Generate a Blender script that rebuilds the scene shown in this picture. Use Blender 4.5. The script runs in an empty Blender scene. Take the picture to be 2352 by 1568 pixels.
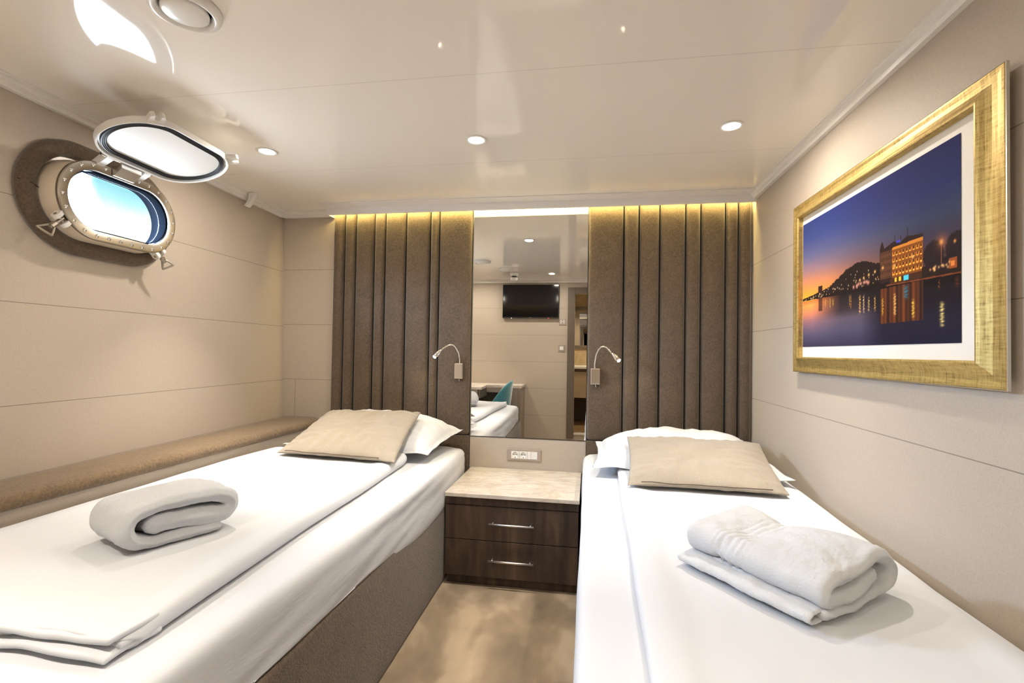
import bpy, bmesh, math, random
import numpy as np
from mathutils import Vector, Matrix, noise
from math import sin, cos, pi, radians, sqrt, atan2

random.seed(7)
C = bpy.context.scene.collection
scn = bpy.context.scene

# ------------------------------------------------------------------ camera
YAW, PITCH, ROLL, FPX = .1579, .0201, .0159, 1105.7
cam_loc = Vector((.1264, -2.9446, 1.2008))
fw = Vector((-sin(YAW) * cos(PITCH), cos(YAW) * cos(PITCH), sin(PITCH)))
rt = Vector((cos(YAW), sin(YAW), 0)); up = rt.cross(fw)
rt, up = cos(ROLL) * rt + sin(ROLL) * up, -sin(ROLL) * rt + cos(ROLL) * up
cd = bpy.data.cameras.new('camera'); cam = bpy.data.objects.new('camera', cd); C.objects.link(cam)
M = Matrix((rt, up, -fw)).transposed().to_4x4(); M.translation = cam_loc
cam.matrix_world = M
cd.sensor_width = 36; cd.lens = FPX / 2352 * 36; cd.clip_start = .02; cd.clip_end = 200
scn.camera = cam

# ------------------------------------------------------------------ exposure
scn.view_settings.view_transform = 'Standard'; scn.view_settings.look = 'None'
scn.view_settings.gamma = 1; scn.view_settings.use_curve_mapping = False
scn.view_settings.exposure = 0.68

# ------------------------------------------------------------------ world: bright hazy sky over water
CEIL = 2.12
world = bpy.data.worlds.new('sky'); scn.world = world; world.use_nodes = True
nt = world.node_tree; nt.nodes.clear()
def wn(t, **k):
    n = nt.nodes.new(t)
    for a, b in k.items(): setattr(n, a, b)
    return n
def wmath(op, a, b=None, clamp=False):
    n = wn('ShaderNodeMath', operation=op); n.use_clamp = clamp
    for i, x in enumerate((a, b)):
        if x is None: continue
        if isinstance(x, (int, float)): n.inputs[i].default_value = x
        else: nt.links.new(x, n.inputs[i])
    return n.outputs[0]
tc = wn('ShaderNodeTexCoord'); sp = wn('ShaderNodeSeparateXYZ'); nt.links.new(tc.outputs['Generated'], sp.inputs[0])
az = wmath('MULTIPLY', wmath('ARCTAN2', wmath('MULTIPLY', sp.outputs[0], -1.), sp.outputs[1]), 57.2958)
el = wmath('MULTIPLY', wmath('ARCSINE', sp.outputs[2]), 57.2958)
nz = wn('ShaderNodeTexNoise'); nz.inputs['Scale'].default_value = 9; nz.inputs['Detail'].default_value = 6
nt.links.new(tc.outputs['Generated'], nz.inputs['Vector'])
wob = wmath('MULTIPLY', wmath('SUBTRACT', nz.outputs['Fac'], .5), 3.)
# haze front: azimuth threshold that leans with elevation
thr = wmath('ADD', wmath('MULTIPLY', wmath('SUBTRACT', 13., el), wmath('LESS_THAN', el, 16.)), 0.)
thr = wmath('SUBTRACT', 49.3, wmath('MULTIPLY', thr, .38))
glow = wmath('DIVIDE', wmath('ADD', wmath('SUBTRACT', az, thr), wob), 3.6, clamp=True)
glow = wmath('POWER', glow, 2.6)
# clouds: pale above 15 degrees, blue-green between, pale near the water
ramp = wn('ShaderNodeValToRGB'); nt.links.new(wmath('DIVIDE', wmath('ADD', el, wob), 30., clamp=True), ramp.inputs[0])
cr = ramp.color_ramp; cr.elements[0].position = 0; cr.elements[0].color = (1.5, 1.6, 1.7, 1)
cr.elements[1].position = 1; cr.elements[1].color = (3.2, 3.4, 3.6, 1)
for p_, c_ in ((.33, (1.3, 1.4, 1.45, 1)), (.39, (.80, .98, 1.02, 1)), (.435, (.40, .72, .78, 1)), (.475, (.27, .60, .66, 1)), (.53, (.8, .98, 1.0, 1)), (.57, (2.0, 2.2, 2.4, 1))):
    e = cr.elements.new(p_); e.color = c_
mx = wn('ShaderNodeMix', data_type='RGBA'); nt.links.new(glow, mx.inputs[0]); nt.links.new(ramp.outputs[0], mx.inputs[6])
up_ = wmath('DIVIDE', wmath('SUBTRACT', el, 3.), 7., clamp=True)      # sun glitter on the water below the haze is weaker than the sky
hz = wn('ShaderNodeMix', data_type='RGBA'); nt.links.new(up_, hz.inputs[0]); hz.inputs[6].default_value = (15, 16.5, 18.5, 1); hz.inputs[7].default_value = (62, 86, 125, 1)
nt.links.new(hz.outputs[2], mx.inputs[7])
bg = wn('ShaderNodeBackground'); wo = wn('ShaderNodeOutputWorld')
nt.links.new(mx.outputs[2], bg.inputs[0]); bg.inputs[1].default_value = 1.0; nt.links.new(bg.outputs[0], wo.inputs[0])

# ------------------------------------------------------------------ lamps (positions of the real fittings)
WARM = (1.0, .90, .785)
DL = [(-1.375, -.915), (-.369, -.915), (.682, -.915), (-1.30, -2.62), (-.31, -2.62), (.70, -2.62)]
DL_W = [(3.4, 4.6), (2.2, 5.0), (2.0, 5.8), (2.4, 6.2), (1.8, 4.4), (.3, 1.6)]
def spot(name, loc, direction, watts, color, angle, blend, size):
    l = bpy.data.lights.new(name, 'SPOT'); l.energy = watts; l.color = color; l.spot_size = radians(angle); l.spot_blend = blend
    l.shadow_soft_size = size
    o = bpy.data.objects.new(name, l); C.objects.link(o); o.location = loc
    o.rotation_euler = Vector(direction).to_track_quat('-Z', 'Y').to_euler()
    return o
def disc(name, loc, watts, color, spread, size=.062):
    l = bpy.data.lights.new(name, 'AREA'); l.shape = 'DISK'; l.size = size; l.energy = watts; l.color = color; l.spread = radians(spread)
    o = bpy.data.objects.new(name, l); C.objects.link(o); o.location = loc; return o
for (x, y), (wb, wg) in zip(DL, DL_W):
    disc('downlight_beam', (x, y, CEIL - .006), wb, WARM, 66)
    disc('downlight_glow', (x, y, CEIL - .0065), wg, WARM, 178)

# ------------------------------------------------------------------ material helpers
def mat(name, col, rough=.6, metal=0, spec=.5, emit=None, estr=0, **kw):
    m = bpy.data.materials.new(name); m.use_nodes = True
    b = m.node_tree.nodes['Principled BSDF']
    b.inputs['Base Color'].default_value = (*col, 1); b.inputs['Roughness'].default_value = rough
    b.inputs['Metallic'].default_value = metal; b.inputs['Specular IOR Level'].default_value = spec
    if emit: b.inputs['Emission Color'].default_value = (*emit, 1); b.inputs['Emission Strength'].default_value = estr
    for k, v in kw.items(): b.inputs[k].default_value = v
    return m
class G:
    """small node-graph helper"""
    def __init__(s, m): s.t = m.node_tree; s.b = s.t.nodes['Principled BSDF']; s.co = None
    def n(s, t, **k):
        x = s.t.nodes.new(t)
        for a, b in k.items(): setattr(x, a, b)
        return x
    def link(s, a, b): s.t.links.new(a, b)
    def obj(s):
        if not s.co: s.co = s.n('ShaderNodeTexCoord').outputs['Object']
        return s.co
    def noise(s, scale, detail=4, rough=.5, vec=None, stretch=None, dist=0):
        x = s.n('ShaderNodeTexNoise'); x.inputs['Scale'].default_value = scale; x.inputs['Detail'].default_value = detail
        x.inputs['Roughness'].default_value = rough; x.inputs['Distortion'].default_value = dist
        v = vec or s.obj()
        if stretch:
            mp = s.n('ShaderNodeMapping'); mp.inputs['Scale'].default_value = stretch; s.link(v, mp.inputs[0]); v = mp.outputs[0]
        s.link(v, x.inputs['Vector']); return x.outputs['Fac']
    def ramp(s, fac, stops):
        r = s.n('ShaderNodeValToRGB'); s.link(fac, r.inputs[0]); e = r.color_ramp.elements
        e[0].position, e[0].color = stops[0][0], (*stops[0][1], 1); e[1].position, e[1].color = stops[-1][0], (*stops[-1][1], 1)
        for p, c in stops[1:-1]: q = e.new(p); q.color = (*c, 1)
        return r.outputs[0]
    def math(s, op, a, b=0., clamp=False):
        x = s.n('ShaderNodeMath', operation=op); x.use_clamp = clamp
        for i, v in enumerate((a, b)):
            if isinstance(v, (int, float)): x.inputs[i].default_value = v
            else: s.link(v, x.inputs[i])
        return x.outputs[0]
    def mix(s, fac, a, b, blend='MIX'):
        x = s.n('ShaderNodeMix', data_type='RGBA', blend_type=blend)
        if isinstance(fac, (int, float)): x.inputs[0].default_value = fac
        else: s.link(fac, x.inputs[0])
        for i, v in ((6, a), (7, b)):
            if isinstance(v, tuple): x.inputs[i].default_value = (*v, 1)
            else: s.link(v, x.inputs[i])
        return x.outputs[2]
    def bump(s, h, strength=.3, dist=.01, normal=None):
        x = s.n('ShaderNodeBump'); x.inputs['Strength'].default_value = strength; x.inputs['Distance'].default_value = dist
        s.link(h, x.inputs['Height'])
        if normal: s.link(normal, x.inputs['Normal'])
        return x.outputs[0]
    def color(s, c): s.link(c, s.b.inputs['Base Color'])
    def normal(s, c): s.link(c, s.b.inputs['Normal'])

def line_mask(g, coord, positions, w):
    tot = None
    for p in positions:
        d = g.math('LESS_THAN', g.math('ABSOLUTE', g.math('SUBTRACT', coord, p)), w)
        tot = d if tot is None else g.math('MAXIMUM', tot, d)
    return tot

WALLC = (.47, .405, .33)
def wall_mat(name, seams, vseam=None, col=WALLC):
    m = mat(name, col, .55, spec=.3); g = G(m)
    sx = g.n('ShaderNodeSeparateXYZ'); g.link(g.obj(), sx.inputs[0])
    fine = g.noise(240, 2, .6)
    base = g.ramp(fine, [(.3, tuple(c * .93 for c in col)), (.7, tuple(c * 1.05 for c in col))])
    mask = line_mask(g, sx.outputs[2], seams, .0013)
    if vseam:
        for x_, z0, z1 in vseam:
            v = g.math('LESS_THAN', g.math('ABSOLUTE', g.math('SUBTRACT', sx.outputs[0], x_)), .0013)
            v = g.math('MULTIPLY', v, g.math('MULTIPLY', g.math('GREATER_THAN', sx.outputs[2], z0), g.math('LESS_THAN', sx.outputs[2], z1)))
            mask = g.math('MAXIMUM', mask, v)
    g.color(g.mix(mask, base, tuple(c * .45 for c in col)))
    g.normal(g.bump(fine, .12, .002))
    return m
m_wall_left = wall_mat('wall_panels_left', [.62, .984, 1.345, 1.718])
m_wall_back = wall_mat('wall_panels_back', [.62, .99, 1.358, 1.728], [(-1.825, .7, .99)])
m_wall_right = wall_mat('wall_panels_right', [.57, .953, 1.334, 1.717])
m_wall_front = wall_mat('wall_panels_front', [.39, .73, 1.07, 1.411, 1.754])
m_wall_plain = wall_mat('wall_panel_plain', [-5.])

m_ceil = mat('ceiling_panels', (.92, .87, .80), .05, spec=.5); g = G(m_ceil)
sx = g.n('ShaderNodeSeparateXYZ'); g.link(g.obj(), sx.inputs[0])
msk = line_mask(g, sx.outputs[1], [-.662, -1.402, -2.142, -2.882], .0022)
g.color(g.mix(msk, (.92, .87, .80), (.80, .74, .67)))

m_trim = mat('white_trim', (.84, .81, .76), .3)
m_pelmet = mat('pelmet_white', (.84, .81, .79), .25)
m_white = mat('white_paint', (.78, .76, .72), .35)
m_plastic = mat('white_plastic', (.80, .78, .74), .3)

def suede(name, col):
    m = mat(name, col, .85, spec=.25); g = G(m)
    m.node_tree.nodes['Principled BSDF'].inputs['Sheen Weight'].default_value = .25
    a = g.noise(9, 5, .65, dist=.6); b = g.noise(120, 4, .7, dist=1.5)
    vo = g.n('ShaderNodeTexVoronoi', feature='DISTANCE_TO_EDGE'); vo.inputs['Scale'].default_value = 55
    nn = g.n('ShaderNodeTexNoise'); nn.inputs['Scale'].default_value = 30
    g.link(g.obj(), nn.inputs['Vector'])
    ad = g.n('ShaderNodeMix', data_type='RGBA', blend_type='ADD'); ad.inputs[0].default_value = .06
    g.link(g.obj(), ad.inputs[6]); g.link(nn.outputs['Color'], ad.inputs[7]); g.link(ad.outputs[2], vo.inputs['Vector'])
    crack = g.math('MULTIPLY', vo.outputs['Distance'], 7., clamp=True)
    c1 = g.ramp(a, [(.3, tuple(c * .74 for c in col)), (.7, tuple(c * 1.2 for c in col))])
    c2 = g.mix(g.math('MULTIPLY', b, .5), c1, tuple(c * 1.5 for c in col))
    c3 = g.mix(g.math('MULTIPLY', g.math('SUBTRACT', 1., crack), .38), c2, tuple(c * 2.3 for c in col))
    g.color(c3); g.normal(g.bump(g.math('ADD', b, crack), .25, .003))
    return m
m_suede = suede('brown_suede', (.082, .058, .038))
m_suede_lit = suede('tan_suede_lit', (.125, .084, .046))  # bench copy of the suede: more golden, downlight brightness partly put into its colour
m_groove = mat('dark_groove', (.012, .010, .008), .9)

m_linen = mat('white_linen', (.63, .65, .68), .75, spec=.2); g = G(m_linen)
g.normal(g.bump(g.noise(500, 2, .5), .06, .001, g.bump(g.noise(7, 3, .55, stretch=(1, .35, 1)), .28, .02)))
m_sheet = mat('fitted_sheet', (.63, .65, .685), .75, spec=.2); g = G(m_sheet)
g.normal(g.bump(g.noise(9, 4, .6, stretch=(1, .5, 1.6), dist=.8), .12, .02))
m_cush = mat('beige_cushion_cloth', (.57, .47, .345), .8, spec=.25); g = G(m_cush)
m_cush.node_tree.nodes['Principled BSDF'].inputs['Sheen Weight'].default_value = .3
f1 = g.noise(420, 2, .7)
g.color(g.ramp(f1, [(.3, (.25, .212, .165)), (.7, (.36, .315, .25))])); g.normal(g.bump(f1, .3, .002))
m_zip = mat('dark_zip_seam', (.10, .07, .05), .8)
m_terry = mat('terry_cloth', (.64, .66, .69), .95, spec=.1); g = G(m_terry)
m_terry.node_tree.nodes['Principled BSDF'].inputs['Sheen Weight'].default_value = .3
g.normal(g.bump(g.noise(210, 3, .8), .55, .006))

m_wood = mat('dark_walnut', (.05, .033, .024), .45, spec=.4); g = G(m_wood)
a = g.noise(14, 5, .6, stretch=(1, 1, .12), dist=.6); b = g.noise(160, 3, .6, stretch=(1, 1, .03))
g.color(g.mix(g.math('MULTIPLY', b, .6), g.ramp(a, [(.30, (.022, .014, .011)), (.5, (.060, .038, .027)), (.68, (.125, .080, .054))]), (.040, .028, .022)))
g.normal(g.bump(b, .12, .002))
m_marble = mat('cream_marble', (.78, .72, .63), .22, spec=.5); g = G(m_marble)
v1 = g.noise(3.2, 7, .62, stretch=(.7, 2.2, 1), dist=2.2)
vein = g.math('SUBTRACT', 1., g.math('MULTIPLY', g.math('ABSOLUTE', g.math('SUBTRACT', v1, .5)), 22.), clamp=True)
v2 = g.noise(5, 5, .6, dist=.8)
g.color(g.mix(g.math('MULTIPLY', vein, .55), g.ramp(v2, [(.3, (.52, .46, .39)), (.65, (.65, .61, .55))]), (.42, .34, .26)))
m_carpet = mat('taupe_carpet', (.3, .24, .17), .95, spec=.1); g = G(m_carpet)
a = g.noise(3.4, 3, .55, dist=.25, stretch=(1, .6, 1)); b = g.noise(420, 2, .8)
cc = g.ramp(a, [(.30, (.20, .165, .125)), (.46, (.30, .245, .18)), (.56, (.46, .38, .285)), (.66, (.50, .42, .315)), (.78, (.33, .28, .21))])
g.color(g.mix(.35, cc, g.ramp(b, [(.3, (.12, .09, .06)), (.7, (.62, .52, .4))]), 'OVERLAY')); g.normal(g.bump(b, .6, .006))
m_steel = mat('brushed_steel', (.40, .36, .30), .34, metal=1); g = G(m_steel)
g.normal(g.bump(g.noise(60, 3, .6, stretch=(1, 1, 8)), .08, .002))
m_nickel = mat('satin_nickel', (.62, .56, .48), .28, metal=1)
m_chrome = mat('chrome', (.80, .78, .75), .12, metal=1)
m_handle = mat('drawer_handle_nickel', (.86, .84, .81), .34, metal=1)
m_rubber = mat('black_rubber', (.012, .014, .018), .5)
m_lining = mat('matte_black_lining', (.004, .005, .007), 1, spec=0)
m_beige_metal = mat('beige_painted_steel', (.66, .57, .45), .3)
m_mirror = mat('mirror_glass', (.80, .79, .765), .0, metal=1)
m_black = mat('black_screen', (.004, .004, .005), .08)
m_blackp = mat('black_plastic', (.012, .012, .012), .35)
m_grey = mat('grey_plate', (.36, .31, .27), .4)
m_plate = mat('taupe_socket_frame', (.36, .30, .255), .45)
m_dark = mat('socket_holes', (.01, .01, .01), .6)
m_doorframe = mat('door_frame_taupe', (.125, .098, .07), .5)
m_teal = mat('teal_velvet', (.012, .16, .19), .7); m_teal.node_tree.nodes['Principled BSDF'].inputs['Sheen Weight'].default_value = .8
m_desk = mat('desk_laminate', (.30, .245, .19), .5)
m_tile = mat('tan_tile', (.42, .31, .18), .35); g = G(m_tile); g.color(g.ramp(g.noise(6, 5, .6, dist=1), [(.3, (.34, .25, .14)), (.7, (.52, .40, .24))]))
m_bfloor = mat('bathroom_floor_brown', (.30, .20, .10), .3)
m_bdark = mat('brown_wall_wood', (.07, .045, .02), .4)
m_bulb = mat('lit_bulb', (1, 1, 1), .5, emit=(1, .95, .86), estr=14)
m_led = mat('warm_led_strip', (1, 1, 1), .5, emit=(1, .79, .29), estr=50)
m_leddif = mat('lit_led_diffuser', (1, 1, 1), .5, emit=(1, .86, .6), estr=4)
m_red = mat('red_standby_light', (1, 0, 0), .5, emit=(1, .05, .03), estr=3)
m_wl = mat('white_standby_light', (1, 1, 1), .5, emit=(1, 1, .95), estr=3)
m_gold = mat('gold_leaf_frame', (.60, .44, .17), .46, metal=.7); g = G(m_gold)
a = g.noise(60, 4, .7, stretch=(1, 3, .25)); b = g.noise(60, 4, .7, stretch=(1, .25, 3))
g.color(g.ramp(g.math('MULTIPLY', g.math('ADD', a, b), .5), [(.36, (.24, .155, .045)), (.46, (.46, .325, .105)), (.62, (.60, .45, .17))]))
g.normal(g.bump(g.math('ADD', a, b), .18, .002))
m_silver = mat('silver_frame_edge', (.70, .68, .62), .25, metal=.9)
m_matb = mat('white_picture_mat', (.80, .765, .70), .6)
def glass_mat(name, tint):
    m = bpy.data.materials.new(name); m.use_nodes = True; t = m.node_tree; t.nodes.clear()
    tr = t.nodes.new('ShaderNodeBsdfTransparent'); tr.inputs[0].default_value = (*tint, 1)
    gl = t.nodes.new('ShaderNodeBsdfGlossy'); gl.inputs['Roughness'].default_value = .02
    mxs = t.nodes.new('ShaderNodeMixShader'); o = t.nodes.new('ShaderNodeOutputMaterial')
    mxs.inputs[0].default_value = .05; t.links.new(tr.outputs[0], mxs.inputs[1]); t.links.new(gl.outputs[0], mxs.inputs[2]); t.links.new(mxs.outputs[0], o.inputs[0])
    return m
m_glass = glass_mat('porthole_glass', (.96, .98, .98))

# ------------------------------------------------------------------ mesh helpers
def obj(name, bm, m, parent=None, smooth=False, loc=None, rot=None):
    me = bpy.data.meshes.new(name)
    bmesh.ops.recalc_face_normals(bm, faces=bm.faces)
    bm.to_mesh(me); bm.free()
    if smooth:
        for p in me.polygons: p.use_smooth = True
    me.materials.append(m)
    o = bpy.data.objects.new(name, me); C.objects.link(o)
    if parent: o.parent = parent
    if loc: o.location = loc
    if rot: o.rotation_euler = rot
    return o
def tag(o, label, cat, group=None):
    o['label'] = label; o['category'] = cat
    if group: o['group'] = group
    return o
def struct(o): o['kind'] = 'structure'; return o
def empty(name, loc=(0, 0, 0), rotz=0):
    o = bpy.data.objects.new(name, None); C.objects.link(o); o.location = loc; o.rotation_euler = (0, 0, rotz); o.empty_display_size = .05
    return o
def box(bm, x0, x1, y0, y1, z0, z1, bev=0, seg=2):
    r = bmesh.ops.create_cube(bm, size=1)
    vs = r['verts']
    for v in vs: v.co = Vector(((x0 + x1) / 2 + v.co.x * (x1 - x0), (y0 + y1) / 2 + v.co.y * (y1 - y0), (z0 + z1) / 2 + v.co.z * (z1 - z0)))
    if bev:
        es = list({e for v in vs for e in v.link_edges})
        bmesh.ops.bevel(bm, geom=es, offset=bev, segments=seg, profile=.5, affect='EDGES', clamp_overlap=True)
def bx(*a, **k): bm = bmesh.new(); box(bm, *a, **k); return bm
def loft(bm, rings, closed=True, cap=True):
    R = [[bm.verts.new(p) for p in r] for r in rings]
    n = len(R[0])
    for a, b in zip(R, R[1:]):
        for i in range(n if closed else n - 1):
            j = (i + 1) % n; bm.faces.new((a[i], a[j], b[j], b[i]))
    if cap and closed:
        bm.faces.new(R[0][::-1]); bm.faces.new(R[-1])
    return R
def tube(bm, pts, r, n=12, radii=None, cap=True):
    pts = [Vector(p) for p in pts]; rings = []; ref = None
    for i, p in enumerate(pts):
        t = (pts[min(i + 1, len(pts) - 1)] - pts[max(i - 1, 0)]).normalized()
        if ref is None:
            ref = t.orthogonal().normalized()
        ref = (ref - t * ref.dot(t)).normalized(); b = t.cross(ref)
        rr = radii[i] if radii else r
        rings.append([p + rr * (cos(2 * pi * k / n) * ref + sin(2 * pi * k / n) * b) for k in range(n)])
    loft(bm, rings, cap=cap)
def catmull(pts, n=8):
    P = [Vector(p) for p in pts]; P = [2 * P[0] - P[1]] + P + [2 * P[-1] - P[-2]]; out = []
    for i in range(1, len(P) - 2):
        for k in range(n):
            t = k / n; a, b, c, d = P[i - 1:i + 3]
            out.append(.5 * ((2 * b) + (c - a) * t + (2 * a - 5 * b + 4 * c - d) * t * t + (3 * b - a - 3 * c + d) * t ** 3))
    out.append(P[-2]); return out
def lathe(bm, prof, n=32, mtx=None):
    rings = []
    for r, z in prof:
        ring = [Vector((r * cos(2 * pi * k / n), r * sin(2 * pi * k / n), z)) for k in range(n)]
        rings.append([mtx @ v for v in ring] if mtx else ring)
    loft(bm, rings)
def axis_samples(h, r, inner, k=5):
    """positions across -h..h with extra samples inside the rounded edge r"""
    e = [h - r + r * sin(pi / 2 * i / k) for i in range(1, k + 1)]
    mid = list(np.linspace(-(h - r), h - r, max(inner, 2)))
    return [-a for a in reversed(e)] + mid + e
def rbox(size, r, inner, disp=None, k=5):
    """rounded box as one closed grid mesh; disp(Vector)->Vector moves each vertex"""
    hx, hy, hz = (s / 2 for s in size); bm = bmesh.new()
    r = min(r, hx, hy, hz) * .999
    X, Y, Z = axis_samples(hx, r, inner[0], k), axis_samples(hy, r, inner[1], k), axis_samples(hz, r, inner[2], k)
    def place(p):
        c = Vector((max(-hx + r, min(hx - r, p.x)), max(-hy + r, min(hy - r, p.y)), max(-hz + r, min(hz - r, p.z))))
        d = p - c
        if d.length > 1e-9: p = c + d.normalized() * r
        return disp(p) if disp else p
    cache = {}
    def vert(x, y, z):
        key = (round(x, 6), round(y, 6), round(z, 6))
        if key not in cache: cache[key] = bm.verts.new(place(Vector((x, y, z))))
        return cache[key]
    def face(*v):
        if len(set(v)) >= 3:
            u = list(dict.fromkeys(v))
            try: bm.faces.new(u)
            except ValueError: pass
    for s in (-hz, hz):
        for a, b in zip(X, X[1:]):
            for c, d in zip(Y, Y[1:]): face(vert(a, c, s), vert(b, c, s), vert(b, d, s), vert(a, d, s))
    for s in (-hy, hy):
        for a, b in zip(X, X[1:]):
            for c, d in zip(Z, Z[1:]): face(vert(a, s, c), vert(b, s, c), vert(b, s, d), vert(a, s, d))
    for s in (-hx, hx):
        for a, b in zip(Y, Y[1:]):
            for c, d in zip(Z, Z[1:]): face(vert(s, a, c), vert(s, b, c), vert(s, b, d), vert(s, a, d))
    return bm
def N(x, y=0, z=0, s=1): return noise.noise(Vector((x * s, y * s, z * s)))
def smooth(t): t = max(0, min(1, t)); return t * t * (3 - 2 * t)
def lerp(a, b, t): return a + (b - a) * t
def interp(xs, ys, x): return float(np.interp(x, xs, ys))

# ------------------------------------------------------------------ the room shell
RX = 1.057; BY = .04; FY = -3.13
def wallx(y, z): return -1.945 + .041 * (.03 - y) + .03 * (2.08 - z)
def stadium(a, b, n=64, cx=0, cz=0):
    out = []
    for i in range(n):
        t = 2 * pi * (i + .5) / n; c, s = cos(t), sin(t)
        out.append((cx + b * c + (a - b) * (1 if c > 0 else -1), cz + b * s))
    return out
PO = (-1.245, 1.757)
# local frame of the hull wall at the porthole
PT_s = Vector((-.041, 1, 0)).normalized(); PT_t = Vector((-.03, 0, 1)).normalized(); PT_n = PT_s.cross(PT_t).normalized()
PT_n = PT_n if PT_n.x > 0 else -PT_n
PT_o = Vector((wallx(*PO), PO[0], PO[1]))
def P3(s, t, p): return PT_o + PT_s * s + PT_t * t + PT_n * p

struct(obj('floor', bx(-2.2, RX + .1, FY - .1, BY + .1, -.06, 0), m_carpet))
struct(obj('ceiling', bx(-2.2, RX + .1, FY - .1, BY + .1, CEIL, CEIL + .06), m_ceil))
struct(obj('wall_back', bx(-2.2, RX + .1, BY, BY + .08, 0, CEIL), m_wall_back))
struct(obj('wall_right', bx(RX, RX + .08, FY - .1, BY, 0, CEIL), m_wall_right))
# hull wall with the porthole cut through it
bm = bmesh.new(); n = 96
corners = [(BY, CEIL), (FY - .1, CEIL), (FY - .1, 0), (BY, 0)]
def rect_hit(s, t):
    y0, y1, z0, z1 = FY - .1 - PO[0], BY - PO[0], -PO[1], CEIL - PO[1]
    k = min((y1 / s if s > 1e-9 else 1e9), (y0 / s if s < -1e-9 else 1e9), (z1 / t if t > 1e-9 else 1e9), (z0 / t if t < -1e-9 else 1e9))
    return s * k, t * k
angs = sorted([atan2(t, s) for s, t in stadium(.305, .197, n)] + [atan2(z - PO[1], y - PO[0]) for y, z in corners])
def hole_hit(a):
    # ray against the stadium by bisection
    lo, hi = 0, .4
    for _ in range(30):
        m_ = (lo + hi) / 2; s, t = m_ * cos(a), m_ * sin(a); q = max(abs(s) - (.305 - .197), 0)
        if q * q + t * t < .197 ** 2: lo = m_
        else: hi = m_
    return lo * cos(a), lo * sin(a)
def wp(s, t, p): return Vector((wallx(PO[0] + s, PO[1] + t) + p, PO[0] + s, PO[1] + t))
rings = [[wp(*hole_hit(a), 0) for a in angs], [wp(*rect_hit(cos(a), sin(a)), 0) for a in angs],
         [wp(*rect_hit(cos(a), sin(a)), -.03) for a in angs], [wp(*hole_hit(a), -.03) for a in angs]]
R = [[bm.verts.new(p) for p in r] for r in rings]
for a, b in zip(R, R[1:] + R[:1]):
    for i in range(len(angs)): j = (i + 1) % len(angs); bm.faces.new((a[i], a[j], b[j], b[i]))
struct(obj('wall_left', bm, m_wall_left))
# front wall (behind the camera) with the doorway
DX0, DX1, DZ0, DZ1 = -.05, .62, .17, 1.945
bm = bmesh.new()
box(bm, -2.2, DX0, FY - .1, FY, 0, CEIL); box(bm, DX1, RX, FY - .1, FY, 0, CEIL)
box(bm, DX0, DX1, FY - .1, FY, DZ1, CEIL); box(bm, DX0, DX1, FY - .1, FY, 0, DZ0)
struct(obj('wall_front', bm, m_wall_front))
# door lining
d = struct(empty('door_1', (DX0, FY, 0)))
def rel(o, x, y, z): o.location = (-x, -y, -z); return o
bm = bmesh.new()
for s in (0, .035):
    box(bm, -.09 + s, 0, 0, .02 - s * .3, .12, DZ1 + .075 - s, bev=.003)
box(bm, DX1 - DX0, DX1 - DX0 + .09, 0, .02, .12, DZ1 + .075, bev=.003)
box(bm, 0, DX1 - DX0, 0, .02, DZ1 - .005, DZ1 + .075, bev=.003)
obj('door_frame', bm, m_doorframe, d)
obj('door_sill', bx(0, DX1 - DX0, -.1, .012, DZ0 - .012, DZ0 + .006, bev=.002), m_marble, d)

# cornices
def cornice(name, prof, p0, p1, inward, m=m_trim):
    bm = bmesh.new(); p0, p1, iv = Vector(p0), Vector(p1), Vector(inward)
    rings = [[p + iv * a + Vector((0, 0, b)) for a, b in prof] for p in (p0, p1)]
    loft(bm, rings); return struct(obj(name, bm, m))
CP = [(0, -.04), (.020, -.04), (.023, -.037), (.023, -.022), (.034, -.020), (.037, -.016), (.037, -.006), (.044, -.004), (.044, 0), (0, 0)]
cornice('trim_1', CP, (wallx(BY, 2.08), BY, CEIL), (wallx(FY, 2.08), FY, CEIL), (1, 0, 0))
cornice('trim_2', CP, (-1.945, BY, CEIL), (-1.575, BY, CEIL), (0, -1, 0))
CPR = [(0, -.034), (.018, -.034), (.022, -.022), (.030, -.018), (.033, -.006), (.040, -.004), (.040, 0), (0, 0)]
cornice('trim_3', CPR, (RX, -.053, CEIL), (RX, FY, CEIL), (-1, 0, 0))
cornice('trim_4', CP, (-1.9, FY, CEIL), (RX, FY, CEIL), (0, 1, 0))

# light pelmet over the headboards with its LED strip
p = struct(empty('trim_5', (0, 0, 0)))
bm = bmesh.new()
box(bm, -1.578, RX, -.052, -.038, 2.070, CEIL, bev=.001)
box(bm, -1.578, -1.566, -.038, BY, 2.072, CEIL)
obj('pelmet_board', bm, m_pelmet, p)
obj('ceiling_flange', bx(-1.578, RX, -.142, -.0525, 2.1135, CEIL - .0005, bev=.001), m_pelmet, p)
obj('led_strip', bx(-1.55, RX - .01, -.034, -.020, 2.112, 2.117), m_led, p)
obj('led_diffuser', bx(-.600, .105, -.0375, -.035, 2.080, 2.108), m_leddif, p)

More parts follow.
